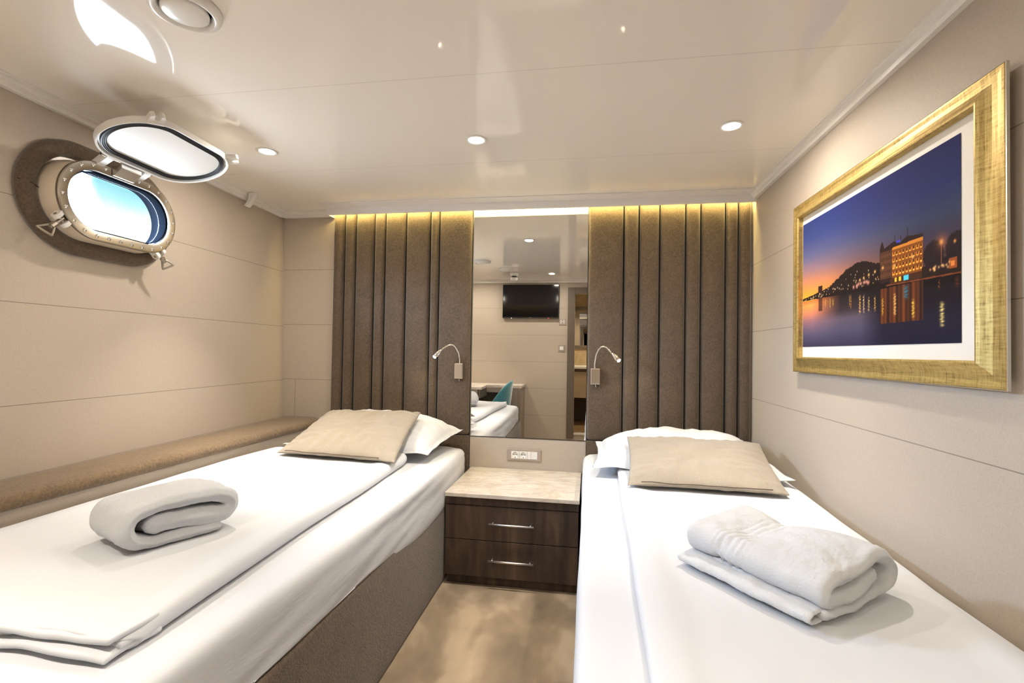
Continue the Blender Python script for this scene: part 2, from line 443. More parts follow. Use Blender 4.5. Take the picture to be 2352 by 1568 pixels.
# ------------------------------------------------------------------ headboards
def pad_mesh(x0, x1, z0, z1, d=.036, r=.018, bulge=.0125):
    """upright padded panel: closed, softly convex, x across, z up, front towards -y"""
    w, h = x1 - x0, z1 - z0; cx = (x0 + x1) / 2; r = min(r, w * .35)
    def disp(v):
        if v.y < 0:
            u = min(1, abs(v.x) / (w / 2)); v.y -= bulge * (1 - u ** 2.6) * smooth(min((h / 2 - abs(v.z)) / .05, 1))
            v.y += .0012 * N(v.x + cx, v.z, 0, 14)
        return Vector((v.x + cx, v.y + BY - d / 2, v.z + (z0 + z1) / 2))
    return rbox((w, d, h), r, (8, 2, 24), disp)
def headboard(edges, z0, label):
    t = empty('headboard', ((edges[0] + edges[-1]) / 2, BY, 0))
    off = Vector((-(edges[0] + edges[-1]) / 2, -BY, 0))
    bk = obj('backing_board', bx(edges[0] + .003, edges[-1] - .003, BY - .012, BY - .001, 0.0, 2.100), m_groove, t, loc=off)
    for a, b in zip(edges, edges[1:]):
        obj('padded_panel', pad_mesh(a + .0045, b - .0045, z0, 2.097), m_suede, t, smooth=True, loc=off)
    obj('lower_panel', rbox_at((edges[0] + .004, edges[-1] - .004), (BY - .03, BY - .012), (0, z0 - .004)), m_suede, t, smooth=True, loc=off)
    tag(t, label, 'headboard')
    return t
def rbox_at(xr, yr, zr, r=.006, inner=(3, 2, 3), disp=None):
    c = Vector(((xr[0] + xr[1]) / 2, (yr[0] + yr[1]) / 2, (zr[0] + zr[1]) / 2))
    f = (lambda v: disp(v + c)) if disp else (lambda v: v + c)
    return rbox((xr[1] - xr[0], yr[1] - yr[0], zr[1] - zr[0]), r, inner, f)
headboard([-1.555, -1.474, -1.397, -1.267, -1.192, -1.050, -.886, -.826, -.607], .672, 'tall padded brown headboard left of the mirror')
headboard([.118, .329, .418, .538, .686, .772, .909, .980, 1.050], .672, 'tall padded brown headboard right of the mirror')

# mirror and the socket panel under it
t = tag(empty('wall_mirror', (-.245, BY, .66)), 'tall frameless wall mirror between the two padded headboards, reflecting the television', 'mirror')
obj('mirror_glass', bx(-.358, .360, -.008, -.003, .004, 1.436), m_mirror, t)
obj('mirror_backing', bx(-.360, .362, -.003, -.0005, 0, 1.438), m_groove, t)
tp = tag(obj('wall_panel', bx(-.606, .117, BY - .014, BY - .001, .0, .655), m_wall_plain), 'low beige panel under the mirror with the socket plate set in it', 'panel')
# socket plate
t = tag(empty('socket_plate', (-.2585, BY - .014, .56)), 'taupe socket plate with two round sockets and two switches, above the marble nightstand top', 'power socket')
obj('cover_frame', bx(-.104, .104, -.009, -.0005, -.036, .036, bev=.003), m_plate, t)
bm = bmesh.new(); box(bm, -.080, -.030, -.0115, -.009, -.023, .023, bev=.001); obj('socket', bm, m_plastic, t)
sock = t.children[-1]
def socket_detail(parent_t, cx):
    s = obj('socket', bx(cx - .0245, cx + .0245, -.0115, -.009, -.023, .023, bev=.001), m_plastic, parent_t)
    bm = bmesh.new(); rot = Matrix.Translation((cx, -.0115, 0)) @ Matrix.Rotation(pi / 2, 4, 'X')
    lathe(bm, [(.021, 0), (.021, .0012), (.0195, .0016), (.0185, .0008), (.0185, .0002)], 32, rot)
    obj('socket_rim', bm, m_plastic, s, smooth=True)
    bm = bmesh.new()
    for dx, dz, r in ((-.0095, .003, .0026), (0, .003, .002), (.0095, .003, .0026), (0, -.014, .003), (0, .017, .0018)):
        lathe(bm, [(r, 0), (r, .0013)], 14, Matrix.Translation((cx + dx, -.0118, dz)) @ Matrix.Rotation(pi / 2, 4, 'X'))
    obj('pin_holes', bm, m_dark, s)
bpy.data.objects.remove(sock, do_unlink=True)
socket_detail(t, -.0555); socket_detail(t, -.0045)
obj('switch', bx(.0215, .042, -.0118, -.009, -.023, .023, bev=.001), m_plastic, t)
obj('switch', bx(.0435, .082, -.0118, -.009, -.023, .023, bev=.001), m_plastic, t)

# ------------------------------------------------------------------ bench ledge along the hull wall
def bench():
    t = empty('bench_ledge', (-1.75, -1.5, 0)); off = (1.75, 1.5, 0)
    FXf = lambda y: -1.618
    bm = bmesh.new()
    Y0, Y1 = BY - .002, FY + .8
    rings = []
    # padded top: cross section from the wall over the rounded front to the underside
    for y in np.linspace(Y0, Y1, 60):
        w = wallx(y, .74) + .002; f = FXf(y) + .022 + .003 * N(y, 0, 0, 4)
        # rounded back corner next to the headboard
        rr = max(0, 1 - (Y0 - y) / .10); f = lerp(f, w + .15, smooth(rr) * .35 if rr > 0 else 0)
        zt = .738 + .004 * N(y, 3, 0, 3); zb = .690
        pts = [(w, zb), (w, zt)]
        for k in range(1, 6): pts.append((lerp(w, f - .03, k / 6), zt + .003 * sin(pi * k / 6)))
        for k in range(0, 9):
            a = pi / 2 - pi * k / 8; pts.append((f - .024 + .024 * cos(a), (zt + zb) / 2 + (zt - zb) / 2 * sin(a)))
        rings.append([Vector((x, y, z)) for x, z in pts])
    loft(bm, rings); obj('padded_top', bm, m_suede_lit, t, smooth=True, loc=off)
    bm = bmesh.new()
    rings = [[Vector((wallx(y, 0) + .002, y, .002)), Vector((wallx(y, .69) + .002, y, .688)), Vector((-1.622, y, .688)), Vector((-1.622, y, .002))] for y in (Y0, Y1)]
    loft(bm, rings); obj('front_panel', bm, m_wall_plain, t, loc=off)
    tag(t, 'long low ledge with brown suede padded top along the porthole wall', 'bench')
bench()

# ------------------------------------------------------------------ beds
def bed(x0, x1, y0, y1, side, label, hem):
    """side=+1: aisle on the right, -1 aisle on the left"""
    t = empty('single_bed', ((x0 + x1) / 2, (y0 + y1) / 2, 0)); off = (-(x0 + x1) / 2, -(y0 + y1) / 2, 0)
    def cz(p):
        p = p.copy(); p.x += .002 * N(p.y, p.z, 3, 3); return p
    obj('upholstered_base', rbox_at((x0 + .006, x1 + .001 if side > 0 else x1 - .006), (y0 + .02, y1 - .004), (.002, .43), .012, (4, 30, 8), cz), m_suede, t, smooth=True, loc=off)
    zt = .605
    def disp(p):
        p = p.copy(); q = p.copy()
        onside = (p.x > x1 - .03) or (p.x < x0 + .03)
        dz = smooth((zt - p.z) / .2)
        # slack cotton along the aisle side
        if (side > 0 and p.x > x1 - .045) or (side < 0 and p.x < x0 + .045):
            a = .006 * N(p.y * 1.3, p.z * 9, 1) + .004 * N(p.y * 3, p.z * 26 - p.y * 2.5, 5)
            q.x += side * a * smooth((zt - p.z) / .06)
            tuck = smooth((.46 - p.z) / .12)
            q.x -= side * .004 * tuck
            q.x += side * .003
        if p.z > zt - .03 and not onside:
            q.z += .003 * N(p.x, p.y, 0, 3) + .0015 * N(p.x * 9, p.y * 2, 4)
        if p.y < y0 + .05:
            q.y += .006 * N(p.x, p.z * 2, 7, 4)
        # wavy hem
        if p.z < .44:
            h = interp(hem[0], hem[1], p.y) if onside else .36
            q.z = lerp(p.z, h + (p.z - .37), smooth((.44 - p.z) / .05))
        # mattress corners sink a little
        cx_ = min(abs(p.x - x0), abs(p.x - x1)); cy_ = min(abs(p.y - y0), abs(p.y - y1))
        s = max(0, 1 - cx_ / .12) * max(0, 1 - cy_ / .12); q.z -= .02 * s * (1 if p.z > zt - .04 else 0)
        # narrowing towards the foot
        k = smooth((-1.4 - p.y) / 1.0) * .03 + smooth((p.y + .35) / .35) * .02
        if side > 0: q.x -= k * smooth((p.x - x0) / (x1 - x0))
        else: q.x += 0
        return q
    obj('mattress', rbox_at((x0, x1), (y0, y1), (.37, zt), .035, (40, 130, 16), disp), m_sheet, t, smooth=True, loc=off)
    tag(t, label, 'bed')
    return t
bed(-1.612, -.604, -2.30, -.012, 1, 'single bed with white fitted sheet and brown suede base beside the padded ledge',
    ([-2.4, -1.9, -1.38, -1.0, -.76, -.5, 0], [.42, .42, .405, .355, .34, .358, .37]))
bed(.108, 1.035, -2.30, -.012, -1, 'single bed with white fitted sheet along the wall with the framed picture',
    ([-2.4, 0], [.37, .37]))

def duvet2(xl, xr, yf, yb, z, th, label, seed, foot_folds=True):
    W = abs(xr((yf + yb) / 2) - xl((yf + yb) / 2)); L = yb - yf
    def disp(p):
        v = (p.y + L / 2) / L; y = yf + v * L; a, b = xl(y), xr(y); u = (p.x + W / 2) / W
        q = Vector((lerp(a, b, u), y, z + th / 2 + p.z)); top = smooth((p.z + th / 2) / th)
        w = .0045 * N(q.x * 3 + seed, q.y * 1.1, seed) + .0028 * N(q.x * 9 + q.y * 4, q.y * 2.2, seed + 4) + .006 * N(q.x * 1.2, q.y * .9, seed + 9)
        q.z += w * top
        for e in (a, b): q.z += .007 * top * math.exp(-((abs(q.x - e) - .055) / .04) ** 2)
        q.x += .007 * N(y * 2.3, seed, 2) * abs(u - .5) * 2
        if foot_folds:
            f = smooth((yf + .15 - y) / .15); fr = smooth((yf + .05 - y) / .05)
            q.z += f * top * (.012 * N(q.x * 5, y * 6, seed) + .008 * sin(q.x * 11 + 20 * (y - yf)))
            q.y += fr * (.014 * sin((q.z - z) / th * 2.3 * pi + 4 * N(q.x * 2.2, 0, seed)) + .012 * N(q.x * 5, q.z * 25, seed)) + f * .02 * N(q.x * 3, 1, seed)
        q.z = max(q.z, z + .001)
        return q
    bm = rbox((W, L, th), th * .48, (70, 150, 6), disp, k=6)
    return tag(obj('duvet', bm, m_linen, None, smooth=True), label, 'duvet')
dv = duvet2(lambda y: -1.606 + .03 * smooth((y + .9) / .4), lambda y: interp([-2.3, -1.9, -1.5, -1.0, -.6, -.5], [-.722, -.745, -.765, -.775, -.79, -.81], y),
       -2.13, -.52, .607, .045, 'white duvet with crumpled foot edge on the bed beside the padded ledge', 3.1)
# gathered layers of the duvet where it is turned at the foot
for k, (z_, reach, sd) in enumerate(((.611, -2.180, 1.0), (.624, -2.150, 4.0), (.638, -2.165, 9.0))):
    def fold(v, z_=z_, reach=reach, sd=sd):
        u = (v.x + .43) / .86; x = lerp(-1.59, -.742 + .012 * N(v.y * 9, sd), u); t_ = (v.y + .06) / .12
        y = lerp(reach + .022 * N(x * 2.6, sd) + .010 * N(x * 9, sd), -2.06, t_)
        z = z_ + .008 + v.z + .022 * N(x * 4, sd + 3) * (1 - t_) + .005 * N(x * 12, y * 10, sd) + .012 * smooth((x + 1.2) / .3) * (1 - t_) * N(x * 7, sd)
        return Vector((x, y, max(z, .612)))
    obj('folded_layer', rbox((.86, .12, .013), .0062, (90, 14, 2), fold, k=4), m_linen, dv, smooth=True)
duvet2(lambda y: interp([-2.3, -1.8, -1.2, -.55], [.232, .246, .258, .274], y), lambda y: interp([-2.3, -1.8, -1.2, -.6], [.945, .955, .985, 1.015], y),
       -2.27, -.55, .607, .036, 'smooth white duvet on the bed along the picture wall', 8.7, foot_folds=False)

# ------------------------------------------------------------------ pillows and cushions from their four corners
def cushion(name, fl, fr, br, bl, ht, hb, label, cat, m, seed, flange=0, wr=.006, pinch=.05, n=56, sag=0):
    fl, fr, br, bl = map(Vector, (fl, fr, br, bl))
    nrm = ((fr - fl).cross(bl - fl) + (br - bl).cross(br - fr)).normalized()
    if nrm.z < 0: nrm = -nrm
    bm = bmesh.new(); grids = []
    us = [-cos(pi * i / n) for i in range(n + 1)]
    us = [.55 * a + .45 * (-1 + 2 * i / n) for i, a in enumerate(us)]
    def prof(u, v):
        f = 1 - flange; a = max(0, 1 - abs(u / f) ** 2.6); b = max(0, 1 - abs(v / f) ** 2.6)
        return (a * b) ** .5 * (1 if not flange else .58 + .42 * smooth((v + 1) / 1.3))
    def base(u, v):
        uu = u * (1 - pinch * (1 - v * v)); vv = v * (1 - pinch * (1 - u * u))
        s, t = (uu + 1) / 2, (vv + 1) / 2
        return fl.lerp(fr, s).lerp(bl.lerp(br, s), t)
    for sgn in (1, -1):
        g_ = []
        for v in us:
            row = []
            for u in us:
                p = base(u, v); h = prof(u, v) * (ht if sgn > 0 else hb)
                edge = max(abs(u), abs(v))
                pucker = wr * N(u * 9 if abs(v) > abs(u) else u * 2, v * 9 if abs(u) >= abs(v) else v * 2, seed) * smooth(1.15 - abs(1 - 2 * (1 - edge)) * .6)
                h2 = h + (pucker + wr * 1.3 * N(u * 2.2, v * 2.2, seed + 3) * prof(u, v)) * (1 if sgn > 0 else .3) * (0 if edge > .999 else 1)
                if flange and edge > 1 - flange: h2 += .006 * sin(u * 14 + seed) * sin(v * 11) * (1 if edge < .999 else 1) * .8
                if edge > .999: h2 = (.006 * sin(u * 14 + seed) * sin(v * 11) * .8 if flange else wr * .5 * N(u * 6, v * 6, seed))
                elif sgn < 0: h2 = -abs(h) + (.006 * sin(u * 14 + seed) * sin(v * 11) * .8 - .002 if flange and edge > 1 - flange else 0)
                elif flange and edge > 1 - flange: h2 += .001
                row.append(p + nrm * h2)
            g_.append(row)
        grids.append(g_)
    T = [[bm.verts.new(p) for p in r] for r in grids[0]]
    B = [[T[i][j] if i in (0, n) or j in (0, n) else bm.verts.new(grids[1][i][j]) for j in range(n + 1)] for i in range(n + 1)]
    for A in (T, B):
        for i in range(n):
            for j in range(n): bm.faces.new((A[i][j], A[i][j + 1], A[i + 1][j + 1], A[i + 1][j]) if A is T else (A[i][j], A[i + 1][j], A[i + 1][j + 1], A[i][j + 1]))
    o = obj(name, bm, m, None, smooth=True)
    return tag(o, label, cat)
def zip_seam(parent, a, b, off):
    a, b = Vector(a), Vector(b); pts = []
    for i in range(25):
        t = i / 24; p = a.lerp(b, t) + Vector(off); p.z += .004 * N(t * 6, 1) ; p.y += .004 * N(t * 4, 3); pts.append(p)
    bm = bmesh.new(); tube(bm, pts, .0022, 6); z = obj('zip_seam', bm, m_zip, parent, smooth=True); z['label'] = 'dark zip seam'
    return z
cushion('pillow', (-1.50, -.56, .678), (-.690, -.53, .654), (-.628, -.050, .712), (-1.46, -.045, .715), .140, .020,
        'white bed pillow leaning on the headboard left of the mirror, under the beige cushion', 'pillow', m_linen, 2.2, flange=.045, wr=.017)
cushion('pillow', (.150, -.60, .655), (.985, -.78, .680), (.990, -.045, .725), (.172, -.06, .675), .118, .020,
        'white bed pillow behind the beige cushion on the bed along the picture wall', 'pillow', m_linen, 5.7, flange=.07, wr=.011)
c1 = cushion('cushion', (-1.42, -.72, .670), (-.765, -.79, .668), (-.815, -.30, .842), (-1.40, -.26, .825), .055, .010,
        'beige throw cushion with a zip seam propped on the pillow beside the padded ledge', 'cushion', m_cush, 4.1, wr=.011, pinch=.035)
zip_seam(c1, (-1.37, -.738, .669), (-.85, -.787, .668), (0, .008, .017))
c2 = cushion('cushion', (.292, -.92, .662), (.900, -.93, .662), (.950, -.45, .772), (.322, -.46, .782), .050, .010,
        'beige throw cushion with a zip seam propped on the pillow beside the picture wall', 'cushion', m_cush, 7.9, wr=.010, pinch=.035)
zip_seam(c2, (.345, -.934, .660), (.84, -.945, .660), (0, .016, .019))

# ------------------------------------------------------------------ folded towels: a thick cloth path swept along an axis
def resample(path, step):
    P = catmull([Vector((u, v, 0)) for u, v in path], 12); out = [P[0]]; acc = 0
    for a, b in zip(P, P[1:]):
        L = (b - a).length; 
        while acc + L >= step:
            t = (step - acc) / L; a = a.lerp(b, t); out.append(a); L = (b - a).length; acc = 0
        acc += L
    out.append(P[-1]); return out
def cloth_sweep(bm, path, t, L, origin, udir, adir, seed, tfun=None, sag=None, amp=.003, ridges=None, step=.0042, lstep=.0032):
    P = resample(path, step); n = len(P); origin, udir, adir = Vector(origin), Vector(udir).normalized(), Vector(adir).normalized()
    nrm = []
    for i in range(n):
        d = (P[min(i + 1, n - 1)] - P[max(i - 1, 0)]).normalized(); nrm.append(Vector((-d.y, d.x, 0)))
    m_ = int(L / lstep); rings = []
    K = 4
    for j in range(m_ + 1):
        w = j / m_ * L; e = min(w, L - w); rr = t * .5
        ef = sqrt(max(0, 1 - (1 - min(e / rr, 1)) ** 2)); ef = .25 + .75 * ef
        ring = []
        def pt(i, s):
            th = (tfun(i / (n - 1)) if tfun else 1) * t / 2 * ef
            q = P[i] + nrm[i] * th * s
            return q
        loop = [pt(i, 1) for i in range(n)]
        d = (P[-1] - P[-2]).normalized(); th = (tfun(1) if tfun else 1) * t / 2 * ef
        loop += [P[-1] + (nrm[-1] * cos(a) + d * sin(a)) * th for a in [pi * k / K for k in range(1, K)]]
        loop += [pt(i, -1) for i in range(n - 1, -1, -1)]
        d = (P[1] - P[0]).normalized(); th = (tfun(0) if tfun else 1) * t / 2 * ef
        loop += [P[0] + (-nrm[0] * cos(a) - d * sin(a)) * th for a in [pi * k / K for k in range(1, K)]]
        for q in loop:
            g_ = Vector((q.x, q.y, w))
            f = amp * noise.noise(g_ * 28 + Vector((seed, 0, 0))) + amp * .42 * noise.noise(g_ * 125) + amp * .22 * noise.noise(g_ * 270)
            z = q.y + f + (sag(q.x, w) * smooth(q.y / .05) if sag else 0)
            if ridges: z += ridges(q, w)
            z = max(z, .0015)
            ring.append(origin + udir * (q.x + amp * 1.5 * noise.noise(g_ * 22 + Vector((9, seed, 0)))) + adir * (w + .006 * noise.noise(Vector((q.x * 12, q.y * 12, seed)))) + Vector((0, 0, z)))
        rings.append(ring)
    R = [[bm.verts.new(p) for p in r] for r in rings]; k = len(R[0])
    for a, b in zip(R, R[1:]):
        for i in range(k): j = (i + 1) % k; bm.faces.new((a[i], a[j], b[j], b[i]))
    # end caps as strips across the cloth thickness, slightly domed
    for ring, sg in ((R[0], -1), (R[-1], 1)):
        top = ring[:n]; bot = ring[n + K - 1:2 * n + K - 1][::-1]
        mids = []
        for a, b in zip(top, bot):
            mids.append(bm.verts.new((a.co + b.co) / 2 + adir * sg * t * .16))
        for i in range(n - 1):
            bm.faces.new((top[i], top[i + 1], mids[i + 1], mids[i])); bm.faces.new((mids[i], mids[i + 1], bot[i + 1], bot[i]))
        capv = ring[n:n + K - 1]; s_ = [top[-1]] + capv + [bot[-1]]
        for a, b in zip(s_, s_[1:]): bm.faces.new((a, b, mids[-1]))
        capv = ring[2 * n + K - 1:]; s_ = [bot[0]] + capv + [top[0]]
        for a, b in zip(s_, s_[1:]): bm.faces.new((a, b, mids[0]))
# left towel: three plump layers
bm = bmesh.new()
A = Vector((-1.055, -1.880, .652)); ud = Vector((.40, .915, 0)); ad = Vector((-.915, .40, 0))
path = [(.250, .013), (.20, .013), (.12, .013), (.07, .016), (.040, .027), (.024, .050), (.024, .074), (.040, .094), (.075, .100), (.14, .102), (.21, .101), (.255, .098), (.284, .082), (.290, .060), (.272, .043), (.235, .042), (.18, .047), (.12, .052), (.085, .053)]
cloth_sweep(bm, path, .041, .215, A, ud, ad, 1.7, sag=lambda u, w: .012 * sin(u * 9 + .4) - .010 * smooth((w - .12) / .1) + .010 * N(u * 6, w * 6, 2) + .05 * (u - .15) * .35,
            amp=.0035, ridges=lambda q, w: .0022 * sin(w * 260) * (1 if .150 < w < .195 and q.y > .08 else 0),
            tfun=lambda f: .62 + .38 * smooth((f - .2) / .12) + .14 * smooth((f - .55) / .1))
tag(obj('folded_towel', bm, m_terry, None, smooth=True), 'rolled white towel lying on the duvet of the bed beside the padded ledge', 'towel')
# right towel: big fold over a thin hemmed flap
bm = bmesh.new()
A = Vector((.600, -1.865, .646)); ud = Vector((.80, .60, 0)); ad = Vector((-.60, .80, 0))
path = [(.03, .020), (.10, .019), (.18, .020), (.24, .024), (.280, .040), (.292, .066), (.276, .092), (.235, .106), (.18, .106), (.12, .100), (.065, .092), (.028, .078), (.024, .060), (.045, .050), (.10, .052), (.16, .058), (.215, .066)]
def rid(q, w):
    return .0045 * abs(sin((w - .19) * pi / .0205)) * (1 if .19 < w < .272 and q.y > .03 and q.x < .26 else 0) - (.004 if .19 < w < .272 and q.y > .07 else 0)
cloth_sweep(bm, path, .034, .36, A, ud, ad, 6.3, sag=lambda u, w: -.004 - .022 * math.exp(-((w - .24) / .07) ** 2) * smooth((u - .03) / .1) - .014 * smooth((.07 - w) / .07) * math.exp(-((u - .13) / .07) ** 2) + .006 * N(u * 7, w * 5, 2),
            amp=.004, ridges=rid, tfun=lambda s: 1.0)
tw = tag(obj('folded_towel', bm, m_terry, None, smooth=True), 'folded white towel with ribbed band lying on the bed along the picture wall', 'towel')
bm = bmesh.new()
hp = [(.10, .006), (.05, .006), (.0, .008), (-.022, .012), (-.026, .019), (-.010, .025), (.03, .028), (.09, .030)]
cloth_sweep(bm, hp, .007, .345, A + ad * .006, ud, ad, 2.9, sag=lambda u, w: .010 * math.exp(-((w - .15) / .035) ** 2) * (1 if u < .05 else 0) + .003 * sin(w * 30), amp=.003)
h = obj('hem_flap', bm, m_terry, tw, smooth=True)

# ------------------------------------------------------------------ nightstand
t = tag(empty('nightstand', (-.25, -.27, 0)), 'dark walnut nightstand with marble top and two drawers between the beds', 'nightstand')
off = (.25, .27, 0)
NX0, NX1, NF = -.592, .088, -.528
obj('marble_top', bx(NX0 - .002, NX1 + .004, NF - .012, BY - .016, .452, .472, bev=.002), m_marble, t, loc=off)['label'] = 'veined cream marble top'
bm = bmesh.new(); box(bm, NX0, NX1, NF + .022, BY - .016, .05, .4515); box(bm, NX0, NX1, NF, NF + .03, .412, .4515, bev=.001)
obj('cabinet_body', bm, m_wood, t, loc=off)
obj('plinth', bx(NX0 + .004, NX1, NF + .03, BY - .02, .001, .0515), m_wood, t, loc=off)
for z0, z1, zh in ((.238, .408, .326), (.052, .234, .143)):
    dr = obj('drawer', bx(NX0 + .001, NX1 - .001, NF, NF + .021, z0, z1, bev=.001), m_wood, t, loc=off)
    bm = bmesh.new(); zc = zh + .004
    tube(bm, [(-.358, NF - .030, zc), (-.130, NF - .030, zc)], .0052, 14)
    for x in (-.340, -.148): tube(bm, [(x, NF - .030, zc), (x, NF + .002, zc)], .0042, 10)
    obj('handle', bm, m_handle, dr, smooth=True)['label'] = 'brushed steel bar handle'

# ------------------------------------------------------------------ reading lamps
def reading_lamp(px, sgn, arc, head0, head1, label, bz):
    t = tag(empty('reading_lamp', (px, -.008, bz)), label, 'lamp', None)
    off = (-px, .008, -bz)
    hw = .027
    obj('wall_box', bx(px - hw, px + hw, -.034, -.009, bz - .048, bz + .048, bev=.0025), m_nickel, t, loc=off)
    obj('cover_plate', bx(px - hw + .003, px + hw - .003, -.0375, -.0335, bz - .042, bz + .045, bev=.0015), m_nickel, t, loc=off)
    bm = bmesh.new(); tube(bm, [(px + .002, -.024, bz - .046), (px + .004, -.025, bz - .064)], .0022, 8); obj('toggle_switch', bm, m_chrome, t, smooth=True, loc=off)
    P = catmull(arc, 14); bm = bmesh.new()
    radii = [.0042 + .0004 * (i % 2) for i in range(len(P))]
    tube(bm, P, .004, 12, radii=radii); obj('gooseneck', bm, m_chrome, t, smooth=True, loc=off)
    a, b = Vector(head0), Vector(head1); dr = (b - a).normalized()
    q = dr.to_track_quat('Z', 'Y').to_matrix().to_4x4(); L = (b - a).length
    bm = bmesh.new(); lathe(bm, [(.0045, -.004), (.006, .002), (.0115, .014), (.0145, .028), (.0145, L - .010), (.0125, L - .002), (.011, L - .001)], 24, Matrix.Translation(a) @ q)
    hd = obj('lamp_head', bm, m_chrome, t, smooth=True, loc=off)
    bm = bmesh.new(); lathe(bm, [(.0105, L - .0012), (.011, L + .003), (.008, L + .007), (.002, L + .009)], 20, Matrix.Translation(a) @ q)
    obj('bulb', bm, m_bulb2, hd, smooth=True)
    spot('reading_beam', b + dr * .014, dr + Vector((0, 0, -.5)), .7, (1, .84, .62), 130, .8, .012)
m_bulb2 = mat('lit_reading_bulb', (1, 1, 1), .5, emit=(1, .86, .62), estr=30)
reading_lamp(-.672, -1, [(-.668, -.024, 1.118), (-.668, -.030, 1.150), (-.672, -.050, 1.190), (-.690, -.080, 1.228), (-.715, -.098, 1.232), (-.748, -.108, 1.212), (-.764, -.110, 1.198)],
             (-.764, -.110, 1.199), (-.800, -.116, 1.160), 'small gooseneck reading lamp left of the mirror, bent to the left', 1.072)
reading_lamp(.168, 1, [(.164, -.024, 1.105), (.164, -.034, 1.140), (.174, -.058, 1.195), (.198, -.085, 1.232), (.226, -.100, 1.232), (.250, -.108, 1.208), (.262, -.110, 1.194)],
             (.262, -.110, 1.196), (.298, -.116, 1.158), 'small gooseneck reading lamp right of the mirror, bent to the right', 1.058)

# ------------------------------------------------------------------ picture on the right wall
def picture():
    t = tag(empty('framed_picture', (RX, -1.18, 1.5)), 'large gold-framed night photograph of a riverside building hanging on the right wall', 'picture')
    off = (-RX, 1.18, -1.5)
    oy0, oy1, oz0, oz1 = -.620, -1.736, 1.130, 1.861
    iy0, iy1, iz0, iz1 = -.692, -1.659, 1.196, 1.798
    # mitred profile: (fraction from outer to inner, depth off the wall)
    prof = [(0, .003), (.012, .0245), (.015, .026), (.05, .0285), (.14, .0285), (.30, .0265), (.50, .0268), (.68, .031), (.80, .0365), (.90, .0395), (.97, .0385), (1.0, .034), (1.0, .012)]
    def ring(f, d):
        y0, y1, z0, z1 = lerp(oy0, iy0, f), lerp(oy1, iy1, f), lerp(oz0, iz0, f), lerp(oz1, iz1, f)
        return [Vector((RX - d, y0, z0)), Vector((RX - d, y1, z0)), Vector((RX - d, y1, z1)), Vector((RX - d, y0, z1))]
    bm = bmesh.new(); rings = [ring(*q) for q in prof[1:]]; 
    R = [[bm.verts.new(p) for p in r] for r in rings]
    for a, b in zip(R, R[1:]):
        for i in range(4): j = (i + 1) % 4; bm.faces.new((a[i], a[j], b[j], b[i]))
    fr = obj('frame', bm, m_gold, t, loc=off); fr['label'] = 'broad gold frame'
    bm = bmesh.new(); R = [[bm.verts.new(p) for p in r] for r in (ring(.50, .0015), ring(.02, .0185), ring(0, .020), ring(0, .0262), ring(.02, .0275))]
    for a, b in zip(R, R[1:]):
        for i in range(4): j = (i + 1) % 4; bm.faces.new((a[i], a[j], b[j], b[i]))
    e = obj('frame_edge', bm, m_silver, fr)
    obj('mat_board', bx(RX - .0165, RX - .010, iy1 - .01, iy0 + .01, iz0 - .01, iz1 + .01), m_matb, t, loc=off)
    # the print: a flat sheet whose printed colours are computed per vertex
    y0, y1, z0, z1 = -.696, -1.591, 1.239, 1.765; nx, nz = 560, 330
    U, V = np.meshgrid(np.linspace(0, 1, nx), np.linspace(0, 1, nz)); col = print_colours(U, V)
    vs = np.stack([np.full(U.shape, RX - .0178), y0 + (y1 - y0) * U, z0 + (z1 - z0) * V], -1).reshape(-1, 3)
    idx = np.arange(nx * nz).reshape(nz, nx); F = np.stack([idx[:-1, :-1], idx[1:, :-1], idx[1:, 1:], idx[:-1, 1:]], -1).reshape(-1, 4)
    me = bpy.data.meshes.new('print'); me.vertices.add(len(vs)); me.vertices.foreach_set('co', vs.ravel())
    me.loops.add(F.size); me.loops.foreach_set('vertex_index', F.ravel()); me.polygons.add(len(F))
    me.polygons.foreach_set('loop_start', np.arange(0, F.size, 4)); me.update(calc_edges=True)
    ca = me.color_attributes.new('printed', 'FLOAT_COLOR', 'POINT')
    lin = np.where(col <= .04045, col / 12.92, ((col + .055) / 1.055) ** 2.4)
    ca.data.foreach_set('color', np.concatenate([lin, np.ones(lin.shape[:2] + (1,))], -1).reshape(-1).astype(np.float32))
    m = mat('printed_photograph', (.1, .1, .2), .75, spec=.12); gg = G(m)
    at = gg.n('ShaderNodeAttribute', attribute_name='printed'); gg.color(at.outputs['Color'])
    me.materials.append(m); o = bpy.data.objects.new('print', me); C.objects.link(o); o.parent = t; o.location = off
    o['label'] = 'night photograph of a lit building and hill mirrored in a river'
